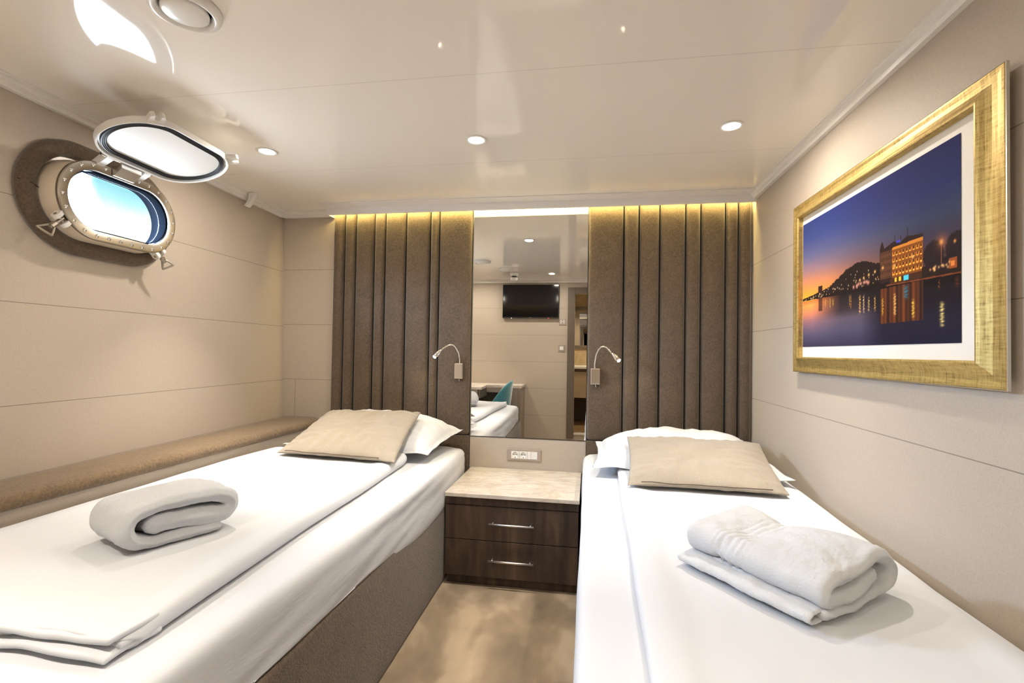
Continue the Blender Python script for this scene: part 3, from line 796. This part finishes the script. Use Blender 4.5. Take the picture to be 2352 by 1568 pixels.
def print_colours(U, V):
    rng = np.random.default_rng(3)
    c = lambda r, g_, b: np.array([r, g_, b]) / 255.
    def rampc(x, stops):
        xs = [s[0] for s in stops]; return np.stack([np.interp(x, xs, [s[1][k] / 255 for s in stops]) for k in range(3)], -1)
    def mixc(a, b, m): return a * (1 - m[..., None]) + b * m[..., None]
    fine = rng.random(U.shape)
    # sky, warm at the left horizon, deep blue up and to the right
    skyL = rampc(V, [(.36, (255, 190, 50)), (.42, (245, 160, 60)), (.50, (222, 140, 92)), (.60, (160, 122, 128)), (.72, (98, 98, 138)), (.86, (58, 70, 125)), (1, (44, 56, 112))])
    skyR = rampc(V, [(.36, (90, 60, 60)), (.48, (80, 58, 66)), (.56, (62, 56, 76)), (.66, (52, 62, 92)), (.8, (36, 46, 98)), (1, (26, 30, 84))])
    img = mixc(skyL, skyR, np.clip(U * 1.25 - .05, 0, 1))
    # water
    d = .365 - V
    wL = rampc(V, [(0, (52, 50, 72)), (.10, (84, 76, 100)), (.20, (140, 100, 108)), (.27, (215, 128, 92)), (.33, (245, 150, 78)), (.37, (200, 110, 60))])
    wR = rampc(V, [(0, (30, 28, 48)), (.12, (34, 30, 46)), (.22, (30, 24, 32)), (.37, (26, 18, 18))])
    wM = rampc(V, [(0, (48, 46, 68)), (.12, (72, 68, 90)), (.19, (82, 72, 86)), (.25, (50, 40, 46)), (.37, (30, 22, 22))])
    m1 = np.clip((U - .10) / .25, 0, 1); m2 = np.clip((U - .50) / .14, 0, 1)
    wat = mixc(mixc(wL, wM, m1), wR, m2)
    rip = np.sin(V * 420 + 9 * np.sin(U * 23)) * np.sin(V * 171 + U * 31) * .03
    wat = np.clip(wat * (1 + rip[..., None]), 0, 1)
    water = V < .368 - .006 * U
    img[water] = wat[water]
    # hill and shore
    hx = [0, .10, .18, .23, .27, .305, .35, .395, .43, .47, .51, .55, .60, .66]; hy = [.392, .404, .418, .428, .440, .466, .490, .522, .532, .544, .541, .530, .500, .49]
    rough = np.interp(U[0], np.linspace(0, 1, 200), rng.normal(0, .0025, 200))
    H = np.interp(U, hx, hy) + rough[None, :]
    low = np.interp(U, [0, .2, .4, .7, 1], [.372, .366, .355, .340, .325])
    land = (V < H) & (V > low) & (U < .68)
    img[land] = c(34, 24, 22) + (fine[land][:, None] - .5) * .04
    img[(V < .39) & (V > low)] = c(30, 20, 18)
    tw_ = (U > .156) & (U < .196) & (V > .40) & (V < .462); img[tw_] = c(48, 30, 26)
    # building
    roof = np.interp(U, [.621, .628, .635, .642, .648, .675, .701, .733, .77, .80, .846], [.575, .60, .622, .60, .573, .585, .597, .576, .602, .592, .585])
    b = (U > .621) & (U < .846) & (V > .37) & (V < roof); img[b] = c(44, 28, 26)
    side = (U > .624) & (U < .691) & (V > .39) & (V < .556); img[side] = c(92, 58, 40)
    sw = side & ((U * 90 % 1) < .4) & ((V * 26 % 1) < .5); img[sw] = c(58, 36, 28)
    fac = (U >= .691) & (U < .845) & (V > .385) & (V < .562 + .006 * (U - .69) / .15)
    img[fac] = c(132, 74, 28)
    cor = fac & (V > .548); img[cor] = c(206, 130, 48)
    k = (U - .691) / .154 * 9
    wn_ = fac & (V < .546) & (np.abs(k % 1 - .5) < .22)
    rows = ((V - .40) / .149 * 4) % 1
    img[wn_ & (rows < .62)] = c(54, 30, 18)
    lit = fac & (V < .546) & (np.abs(k % 1 - .5) < .30) & (rows < .20); img[lit] = c(255, 186, 74)
    lit = fac & (V < .546) & (np.abs(np.abs(k % 1 - .5) - .27) < .07) & (rows < .6); img[lit] = c(230, 140, 50)
    gf = (U > .68) & (U < .86) & (V > .352) & (V < .388); img[gf] = c(70, 40, 24)
    img[(U > .705) & (U < .716) & (V > .36) & (V < .385)] = c(240, 190, 60); img[(U > .728) & (U < .740) & (V > .36) & (V < .385)] = c(240, 190, 60)
    img[(U > .752) & (U < .778) & (V > .356) & (V < .386)] = c(80, 200, 225)
    img[(U > .715) & (U < .735) & (np.abs(V - .589) < .006)] = c(70, 70, 200)
    for x_, top in ((.706, .632), (.738, .618), (.772, .648)): img[(np.abs(U - x_) < .0012) & (V > .59) & (V < top)] = c(40, 36, 52)
    # quay and trees on the right
    q = (U > .84) & (V > low) & (V < .405); img[q] = c(40, 26, 22)
    ln = (np.abs(V - np.interp(U, [.66, 1], [.350, .335])) < .004) & (U > .66); img[ln] = c(120, 64, 36)
    img[(V < np.interp(U, [.66, 1], [.346, .331])) & (V > .30) & (U > .64)] = c(22, 15, 15)
    for cx, cy, rx, ry in ((.890, .455, .045, .072), (.985, .465, .045, .075), (.94, .40, .05, .03)):
        r_ = ((U - cx) / rx) ** 2 + ((V - cy) / ry) ** 2 + (fine - .5) * .35; img[r_ < 1] = c(38, 27, 30)
    img[(U > .955) & (U < .985) & (V > .362) & (V < .415)] = c(150, 78, 36); img[(U > .962) & (U < .975) & (V > .375) & (V < .40)] = c(220, 130, 60)
    img[(np.abs(U - .924) < .0015) & (V > .40) & (V < .505)] = c(120, 70, 50)
    def glow(x_, y_, r_, colr, a=1):
        nonlocal img
        g_ = np.clip(a * np.exp(-(((U - x_) / r_) ** 2 + ((V - y_) * .588 / r_) ** 2)), 0, 1); img = mixc(img, c(*colr), g_)
    glow(.924, .508, .008, (255, 200, 110)); glow(.925, .508, .022, (200, 110, 60), .45); glow(.977, .492, .005, (240, 160, 80))
    for x_, y_ in ((.639, .462), (.703, .455), (.797, .476), (.592, .452), (.553, .443), (.520, .432), (.494, .425)): glow(x_, y_, .0055, (255, 190, 110))
    for i in range(70):
        x_ = rng.uniform(.01, .62); y_ = rng.uniform(.372, np.interp(x_, hx, hy) - (.012 if x_ < .3 else .05)); glow(x_, y_, rng.uniform(.0018, .0032), (255, 214, 160), .9)
    for i in range(16): glow(rng.uniform(.44, .56), .395 + rng.uniform(-.012, .012), .006, (235, 160, 140), .6)
    for i in range(14): glow(rng.uniform(.86, .96), .385 + rng.uniform(-.012, .014), .004, (250, 190, 120), .8)
    # light streaks on the water
    bl = (U > .621) & (U < .846) & (V > .125) & (V < .335)
    s_ = .5 + .5 * np.sin(U * 190) * np.sin(U * 73); img[bl] = (c(40, 24, 22) + s_[..., None] * (c(120, 62, 30) - c(40, 24, 22)))[bl]
    for x_, y0_, y1_, w_, cl in ((.706, .16, .30, .006, (250, 200, 110)), (.799, .135, .25, .006, (240, 200, 70)), (.926, .075, .215, .008, (250, 225, 130)), (.638, .17, .29, .004, (225, 180, 50)),
                                 (.592, .20, .31, .004, (230, 170, 70)), (.553, .205, .31, .004, (235, 190, 110)), (.520, .20, .33, .004, (240, 200, 150)), (.494, .20, .335, .005, (240, 180, 90)), (.43, .24, .35, .003, (200, 130, 60)),
                                 (.42, .26, .35, .002, (210, 170, 60)), (.29, .28, .35, .0025, (230, 190, 60)), (.265, .27, .36, .002, (230, 190, 90)), (.225, .29, .36, .002, (240, 190, 90)), (.915, .265, .33, .003, (150, 80, 40)), (.985, .26, .33, .008, (90, 44, 30)),
                                 (.764, .245, .335, .010, (50, 120, 150))):
        brk = .65 + .35 * np.sin(V * 520 + x_ * 99 + 3 * np.sin(V * 97))
        g_ = np.exp(-((U - x_ - .0018 * np.sin(V * 300)) / w_) ** 2) * np.clip((V - y0_) / .02, 0, 1) * np.clip((y1_ - V) / .02, 0, 1) * brk; img = mixc(img, c(*cl), np.clip(g_, 0, 1))
    img = mixc(img, c(60, 34, 30), ((U > .160) & (U < .196) & (V > .27) & (V < .365)) * .75)
    return np.clip(img + (fine[..., None] - .5) * .02, 0, 1)
picture()

# ------------------------------------------------------------------ porthole
win = struct(empty('window_1', tuple(PT_o)))
WOFF = tuple(-PT_o)
def pring(name, prof, m, parent, n=96, cz=0, smooth_=True, loc=None):
    """prof: list of (a, b, p) stadium loops -> closed ring body"""
    bm = bmesh.new(); rings = [[P3(s, t_, p) for s, t_ in stadium(a, b, n, 0, cz)] for a, b, p in prof]
    R = [[bm.verts.new(q) for q in r] for r in rings]
    for a, b in zip(R, R[1:] + R[:1]):
        for i in range(n): j = (i + 1) % n; bm.faces.new((a[i], a[j], b[j], b[i]))
    o = obj(name, bm, m, parent, smooth=smooth_, loc=loc or WOFF); return o
def autosm(o, ang=35):
    for p in o.data.polygons: p.use_smooth = True
    try: o.data.set_sharp_from_angle(angle=radians(ang))
    except Exception: pass
def stack(A, B, pr): return [(A + d, B + d, p) for d, p in pr]
pring('padded_surround', stack(.268, .160, [(.0, .0035), (.0, .022), (.006, .032), (.02, .038), (.038, .038), (.054, .030), (.061, .018), (.062, .0035), (.055, .0035)]) , m_suede, win, cz=.012)['label'] = 'brown suede padded ring'
bm = bmesh.new(); tube(bm, [P3(-.268, .006, .034), P3(-.296, .014, .0385), P3(-.330, .020, .024)], .0016, 6); obj('surround_seam', bm, m_groove, [o for o in win.children if o.name.startswith('padded_surround')][0], loc=(0, 0, 0))
o = pring('drum', stack(.250, .142, [(.0155, .0006), (.060, .0006), (.060, .003), (.0175, .003), (.0175, .020), (.010, .036), (.010, .090), (.006, .096), (-.004, .096), (-.004, .066), (.008, .036), (.0155, .020)]), m_beige_metal, win); autosm(o)
o = pring('steel_ring', stack(.226, .118, [(.0, .080), (.0, .104), (.003, .106), (.032, .106), (.036, .103), (.036, .094), (.010, .094)]), m_steel, win); autosm(o); o['label'] = 'bolted steel ring'
o = pring('rubber_gasket', stack(.226, .118, [(-.007, .092), (-.0045, .094), (-.0045, .066), (.0072, .037), (.0148, .020), (.0148, .001), (.0135, .001), (.0135, .018), (.0055, .035), (-.007, .066)]), m_lining, win); autosm(o)
bm = bmesh.new(); loft(bm, [[P3(s, t_, p) for s, t_ in stadium(.224, .116, 64)] for p in (.050, .056)]); obj('glass_pane', bm, m_glass, win, loc=WOFF)
# bolts
bolt = None; a_, b_ = .246, .138
per = 4 * (a_ - b_) + 2 * pi * b_; nb = 26
Q = PT_n.to_track_quat('Z', 'Y').to_matrix().to_4x4()
for i in range(nb):
    s = (i + .5) / nb * per; L1 = 2 * (a_ - b_); L2 = pi * b_
    if s < L1: q = (-(a_ - b_) + s, b_)
    elif s < L1 + L2: th = pi / 2 - (s - L1) / b_; q = (a_ - b_ + b_ * cos(th), b_ * sin(th))
    elif s < 2 * L1 + L2: q = (a_ - b_ - (s - L1 - L2), -b_)
    else: th = -pi / 2 - (s - 2 * L1 - L2) / b_; q = (-(a_ - b_) + b_ * cos(th), b_ * sin(th))
    if bolt is None:
        bm = bmesh.new(); lathe(bm, [(.0072, 0), (.0072, .0012), (.0052, .0016), (.0048, .0042), (.003, .0055), (.001, .0058)], 16, Q)
        bolt = obj('bolt', bm, m_chrome, win, smooth=True); o = bolt
    else:
        o = bolt.copy(); C.objects.link(o)
    o.location = P3(q[0], q[1], .1062) - PT_o
# lid (deadlight) hinged above
PH = radians(16); LA, LB = .257, .153; HP, HZ = .145, .176; LC = -.012
ld = (PT_n * cos(PH) + PT_t * sin(PH)); ln_ = (PT_t * cos(PH) - PT_n * sin(PH))   # direction away from hinge, and up normal
LO = P3(LC, HZ, HP)
def L3(s, t_, p): return LO + PT_s * s + ld * (t_ + LB + .018) + ln_ * p
def lring(name, prof, m, parent, n=96, closed=False):
    bm = bmesh.new(); R = [[bm.verts.new(L3(s, t_, p)) for s, t_ in stadium(a, b, n)] for a, b, p in prof]
    for a, b in zip(R, R[1:] + (R[:1] if closed else [])):
        for i in range(n): j = (i + 1) % n; bm.faces.new((a[i], a[j], b[j], b[i]))
    if not closed: bm.faces.new(R[0][::-1]); bm.faces.new(R[-1])
    o = obj(name, bm, m, parent, loc=WOFF); autosm(o); return o
lid = lring('deadlight_cover', stack(LA, LB, [(-.034, -.006), (-.034, -.004), (-.010, -.004), (-.008, -.016), (-.002, -.019), (.0, -.014), (.0, .006), (-.006, .012), (-.03, .014)]), m_white, win)
lid['label'] = 'white hinged storm cover held open'
g_ = lring('rubber_seal', stack(LA, LB, [(-.036, -.005), (-.036, -.012), (-.033, -.0145), (-.030, -.012), (-.027, -.0145), (-.024, -.012), (-.021, -.0145), (-.018, -.013), (-.016, -.005)]), m_rubber, lid, closed=True); g_.location = (0, 0, 0)
def lug(s, t_, ang):
    bm = bmesh.new(); c, s2 = cos(ang), sin(ang)
    def q(u, v, p): return L3(s + u * c - v * s2, t_ + u * s2 + v * c, p)
    prof = [(-.030, -.012), (-.026, .012), (-.024, .034), (-.018, .042), (-.011, .042), (-.009, .022), (0, .016), (.009, .022), (.011, .042), (.018, .042), (.024, .034), (.026, .012), (.030, -.012)]
    loft(bm, [[q(u, v, p) for u, v in prof] for p in (-.012, .008)])
    o = obj('dog_lug', bm, m_white, lid); o.location = (0, 0, 0); return o
lug(-.185, LB - .030, .55); lug(LA - .075, LB - .02, -.62)
# hinge
bm = bmesh.new()
for s in (-.095, .075):
    loft(bm, [[P3(s + LC + w, t_, p) for t_, p in ((.140, .085), (.150, .120), (.166, .150), (.180, .160), (.192, .150), (.186, .125), (.160, .085))] for w in (-.014, .014)])
obj('hinge_bracket', bm, m_white, win, loc=WOFF)
bm = bmesh.new(); tube(bm, [P3(-.125 + LC, .178, .145), P3(.10 + LC, .178, .145)], .008, 14); obj('hinge_pin', bm, m_steel, win, smooth=True, loc=WOFF)
bm = bmesh.new(); loft(bm, [[P3(s + LC, t_, p) for t_, p in ((.122, .108), (.122, .116), (.150, .150), (.168, .150), (.160, .108))] for s in (-.045, .045)]); obj('hinge_block', bm, m_nickel, win, loc=WOFF)
# swing bolts with triangular wing handles
def dog(s, t_, ang, lean, twist=0):
    """s,t on the drum rim; ang: direction of the arm in the wall plane"""
    du = PT_s * cos(ang) + PT_t * sin(ang); dv = PT_n.cross(du)
    o0 = P3(s, t_, .085)
    bm = bmesh.new()
    for k in (-1, 1):
        c0 = o0 + dv * .019 * k
        rings = []
        for w in (-.007, .007):
            rings.append([c0 + dv * w + du * (-.03) + PT_n * -.02, c0 + dv * w + du * -.03 + PT_n * .012] +
                         [c0 + dv * w + du * (.008 + .016 * cos(a)) + PT_n * (.004 + .016 * sin(a)) for a in np.linspace(pi * .6, -pi * .6, 10)])
        loft(bm, rings)
    L_ = obj('dog_bracket', bm, m_white, win, loc=WOFF)
    pin = o0 + du * .008 + PT_n * .004
    ax = (du * cos(lean) + PT_n * -sin(lean)).normalized()
    bm = bmesh.new(); tube(bm, [pin - dv * .028, pin + dv * .028], .006, 12); tube(bm, [pin - ax * .01, pin + ax * .046], .0065, 12); tube(bm, [pin + ax * .022, pin + ax * .042], .0105, 8)
    B_ = obj('swing_bolt', bm, m_steel, win, loc=WOFF); autosm(B_)
    a = pin + ax * .034; w = (dv * cos(twist) + PT_n * sin(twist)).normalized()
    tri = [a - w * .006, a - w * .021 + ax * .030, a - w * .019 + ax * .036, a + w * .019 + ax * .036, a + w * .021 + ax * .030, a + w * .006]
    bm = bmesh.new(); tube(bm, catmull(tri, 5) + [a - w * .006], .0042, 10); T_ = obj('wing_handle', bm, m_steel, B_, smooth=True)
dog(-.232, -.100, radians(228), .15, .5)
dog(.182, -.138, radians(-50), -.1, .7)

# portal that guides the daylight through the opening
al = bpy.data.lights.new('daylight_portal', 'AREA'); al.shape = 'RECTANGLE'; al.size = .70; al.size_y = .46; al.cycles.is_portal = True
ao = bpy.data.objects.new('daylight_portal', al); C.objects.link(ao); 
pm = Matrix((PT_s, (-PT_n).cross(PT_s), -PT_n)).transposed().to_4x4(); pm.translation = P3(0, 0, -.06); ao.matrix_world = pm

# ------------------------------------------------------------------ ceiling fittings
for i, (x, y) in enumerate(DL):
    names = ['over the bed beside the padded ledge', 'in front of the mirror', 'over the head of the bed on the picture wall',
             'near the television wall above the desk', 'near the television wall in line with the mirror', 'near the doorway beside the picture wall']
    t = tag(empty('ceiling_downlight', (x, y, CEIL)), 'small round recessed ceiling light ' + names[i], 'ceiling light', 'recessed ceiling lights')
    bm = bmesh.new(); lathe(bm, [(.036, 0), (.047, 0), (.047, -.003), (.044, -.0045), (.036, -.004), (.034, -.001)], 36); obj('trim_ring', bm, m_plastic, t, smooth=True)
    bm = bmesh.new(); lathe(bm, [(.0345, -.0005), (.034, -.0022), (.02, -.003), (.001, -.0032)], 32); obj('lens', bm, m_bulb, t, smooth=True)
def vent(loc, r, label):
    t = tag(empty('ceiling_vent', loc), label, 'vent')
    bm = bmesh.new(); lathe(bm, [(r, 0), (r, -.008), (r * .97, -.016), (r * .86, -.022), (r * .78, -.020), (r * .73, -.012), (r * .70, -.004), (r * .70, 0)], 48); obj('vent_ring', bm, m_plastic, t, smooth=True)
    bm = bmesh.new(); lathe(bm, [(r * .60, -.004), (r * .65, -.012), (r * .64, -.019), (r * .58, -.022), (r * .30, -.0235), (.001, -.024)], 48); obj('vent_disc', bm, m_plastic, t, smooth=True)
    bm = bmesh.new(); tube(bm, [(0, 0, 0), (0, 0, -.02)], .012, 10); obj('vent_stem', bm, m_plastic, t)
vent((-.965, -1.815, CEIL), .088, 'round white ceiling air vent above the bed beside the padded ledge')
vent((-.79, -2.27, CEIL), .082, 'round white ceiling air vent between the bed and the television wall')
t = tag(empty('smoke_detector', (-.74, -2.52, CEIL)), 'white smoke detector hanging below the ceiling in front of the television', 'smoke detector')
bm = bmesh.new(); lathe(bm, [(.05, 0), (.052, -.02), (.046, -.04), (.030, -.045)], 32); obj('base', bm, m_plastic, t, smooth=True)
bm = bmesh.new(); lathe(bm, [(.030, -.045), (.030, -.062)], 24); obj('slot_ring', bm, m_dark, t, smooth=True)
bm = bmesh.new(); lathe(bm, [(.028, -.058), (.042, -.064), (.042, -.082), (.030, -.098), (.001, -.102)], 32); obj('sensor_head', bm, m_plastic, t, smooth=True)
# small white bracket on the left cornice
bm = bmesh.new(); o_ = Vector((wallx(-.37, 2.08), -.37, 2.12))
loft(bm, [[o_ + Vector((a, w, b)) for a, b in ((.050, -.002), (.088, -.002), (.088, -.014), (.052, -.070), (.034, -.084), (.022, -.078), (.046, -.045))] for w in (-.016, .016)])
tag(obj('ceiling_hook', bm, m_white), 'small white hook bracket under the ceiling beside the porthole cover', 'hook')

# ------------------------------------------------------------------ things behind the camera, seen in the mirror
t = tag(empty('television', (-.612, FY, 1.84)), 'black flat television on the wall opposite the mirror', 'television')
obj('tv_body', bx(-.362, .362, .012, .050, -.215, .215, bev=.006), m_blackp, t)
obj('screen', bx(-.354, .354, .0495, .052, -.198, .208), m_black, t)
obj('wall_bracket', bx(-.1, .1, 0.0, .013, -.1, .1), m_blackp, t)
obj('maker_mark', bx(-.014, .014, .0502, .0512, -.2095, -.2045), m_grey, t)
obj('standby_light', bx(.226, .236, .046, .0508, -.219, -.213), m_red, t); obj('indicator_light', bx(-.248, -.240, .046, .0508, -.219, -.213), m_wl, t)
t = tag(empty('light_switch', (-.212, FY, 1.248)), 'small square light switch beside the doorway, below the other plate', 'switch')
obj('cover_frame', bx(-.042, .042, 0, .009, -.042, .042, bev=.003), m_grey, t); obj('rocker', bx(-.023, .023, .009, .013, -.023, .023, bev=.002), m_plastic, t)
t = tag(empty('wall_plate', (-.205, FY, 1.585)), 'small square wall plate with a pale bracket emblem beside the television', 'plate')
obj('cover_frame', bx(-.042, .042, 0, .009, -.042, .042, bev=.003), m_grey, t)
bm = bmesh.new()
for s in (-1, 1):
    box(bm, s * .022 - .003, s * .022 + .003, .009, .0105, -.022, .022); box(bm, min(s * .022, s * .010), max(s * .022, s * .010), .009, .0105, .017, .023); box(bm, min(s * .022, s * .010), max(s * .022, s * .010), .009, .0105, -.023, -.017)
box(bm, -.014, .014, .009, .0105, -.003, .003)
for s in (-1, 1): box(bm, s * .012 - .0025, s * .012 + .0025, .009, .0105, -.010, .010)
obj('emblem', bm, m_plastic, t)
# desk, L-shaped
t = tag(empty('corner_desk', (-1.3, -2.8, 0)), 'L-shaped desk with marble top in the corner under the television', 'desk'); off = (1.3, 2.8, 0)
def poly_prism(bm, pts, z0, z1): loft(bm, [[Vector((x, y, z)) for x, y in pts] for z in (z0, z1)])
lx = wallx(FY, .78) + .004
bm = bmesh.new(); poly_prism(bm, [(lx + .03, -2.36), (-1.07, -2.36), (-1.09, -2.76), (-.665, -2.76), (-.665, FY + .001), (lx, FY + .001)], .758, .785); obj('marble_top', bm, m_marble, t, loc=off)
bm = bmesh.new(); box(bm, -.712, -.675, -2.745, FY + .002, .001, .757); obj('side_panel', bm, m_desk, t, loc=off)
obj('cabinet_body', bx(-.82, -.713, -2.735, FY + .002, .001, .757), m_desk, t, loc=off)
obj('fascia', bx(-1.09, -.821, -2.745, -2.72, .70, .757), m_desk, t, loc=off)
obj('apron', bx(-1.11, -1.09, -2.745, -2.37, .66, .757), m_doorframe, t, loc=off)
obj('back_panel', bx(-1.7, -1.12, -2.43, -2.38, .001, .757), m_desk, t, loc=off)
# teal chair
def chair():
    t = tag(empty('desk_chair', (-.93, -2.53, 0), 0), 'teal velvet shell chair drawn up between the bed and the desk', 'chair')
    bm = bmesh.new(); rings = []
    for i in range(25):
        a = radians(lerp(-105, 105, i / 24)); ht = .86 - .30 * (abs(a) / radians(105)) ** 2.2
        ring = []
        for k in range(9):
            f = k / 8; z = lerp(.42, ht, f); r = .165 + .03 * sin(f * 1.6) 
            ring.append(Vector((r * cos(a) * (.86 + .14 * f), r * sin(a), z)))
        inner = [Vector((p.x * .88, p.y * .88, p.z - .004)) for p in reversed(ring)]
        rings.append(ring + inner)
    loft(bm, rings); obj('backrest', bm, m_teal, t, smooth=True)
    obj('seat', rbox((.34, .36, .08), .035, (6, 6, 2), lambda v: v + Vector((-.02, 0, .43))), m_teal, t, smooth=True)
    for sx_ in (-1, 1):
        for sy in (-1, 1):
            bm = bmesh.new(); tube(bm, [(sx_ * .12 - .02, sy * .13, .40), (sx_ * .18 - .02, sy * .19, .002)], .01, 10, radii=[.013, .008]); obj('leg', bm, m_blackp, t, smooth=True)
chair()
# bathroom beyond the doorway
BW = -4.70
struct(obj('floor_bathroom', bx(-.5, 1.0, BW, FY - .1, .06, .12), m_bfloor))
struct(obj('wall_bathroom_back', bx(-.5, 1.0, BW - .05, BW, .12, CEIL), m_tile))
struct(obj('wall_bathroom_left', bx(-.55, -.5, BW, FY - .1, .12, CEIL), m_tile))
struct(obj('wall_bathroom_right', bx(1.0, 1.05, BW, FY - .1, .12, CEIL), m_tile))
struct(obj('ceiling_bathroom', bx(-.55, 1.05, BW - .05, FY - .1, CEIL, CEIL + .05), m_white))
t = tag(empty('vanity_unit', (.1, -4.45, .12)), 'bathroom vanity with white basin top and pale drawer front, seen through the doorway', 'vanity'); off = (-.1, 4.45, -.12)
obj('washbasin', bx(-.46, .66, BW + .001, -4.14, .955, .995, bev=.006), m_plastic, t, loc=off)
obj('counter_edge', bx(-.46, .66, BW + .001, -4.15, .915, .954), m_bdark, t, loc=off)
dr = obj('drawer_front', bx(-.46, .66, BW + .001, -4.16, .53, .914, bev=.003), mat('pale_oak_front', (.46, .37, .24), .5), t, loc=off)
obj('plinth', bx(-.46, .66, BW + .001, BW + .02, .121, .529), m_bdark, t, loc=off)
t = tag(empty('basin_faucet', (-.27, -4.52, .9955)), 'tall chrome faucet standing on the bathroom basin', 'faucet')
bm = bmesh.new(); tube(bm, [(0, 0, 0), (0, 0, .14)], .016, 16); obj('faucet_body', bm, m_chrome, t, smooth=True)
bm = bmesh.new(); tube(bm, [(0, -.005, .12), (.02, .10, .13)], .011, 12); obj('spout', bm, m_chrome, t, smooth=True)
bm = bmesh.new(); tube(bm, [(0, 0, .138), (.06, .03, .155)], .006, 10); obj('lever', bm, m_chrome, t, smooth=True)
t = tag(empty('bathroom_mirror', (.2, BW, 1.6)), 'bathroom mirror in a dark wooden frame above the basin, seen through the doorway', 'mirror')
bm = bmesh.new(); box(bm, -.42, -.355, .001, .03, -.34, .32); box(bm, .355, .42, .001, .03, -.34, .32); box(bm, -.355, .355, .001, .03, .26, .32); box(bm, -.355, .355, .001, .03, -.34, -.29); obj('frame', bm, m_doorframe, t)
obj('mirror_glass', bx(-.355, .355, .001, .010, -.29, .26), m_mirror, t)
bl = spot('bathroom_ceiling_light', (.3, -3.95, CEIL - .03), (0, 0, -1), 45, (1, .84, .60), 160, .6, .05)
t = tag(empty('bathroom_light', (.3, -3.95, CEIL)), 'round ceiling light in the bathroom beyond the doorway', 'ceiling light')
bm = bmesh.new(); lathe(bm, [(.05, 0), (.06, -.002), (.06, -.008), (.05, -.010)], 32); obj('trim_ring', bm, m_plastic, t, smooth=True)
bm = bmesh.new(); lathe(bm, [(.048, -.003), (.047, -.008), (.001, -.009)], 32); obj('lens', bm, m_bulb, t, smooth=True)
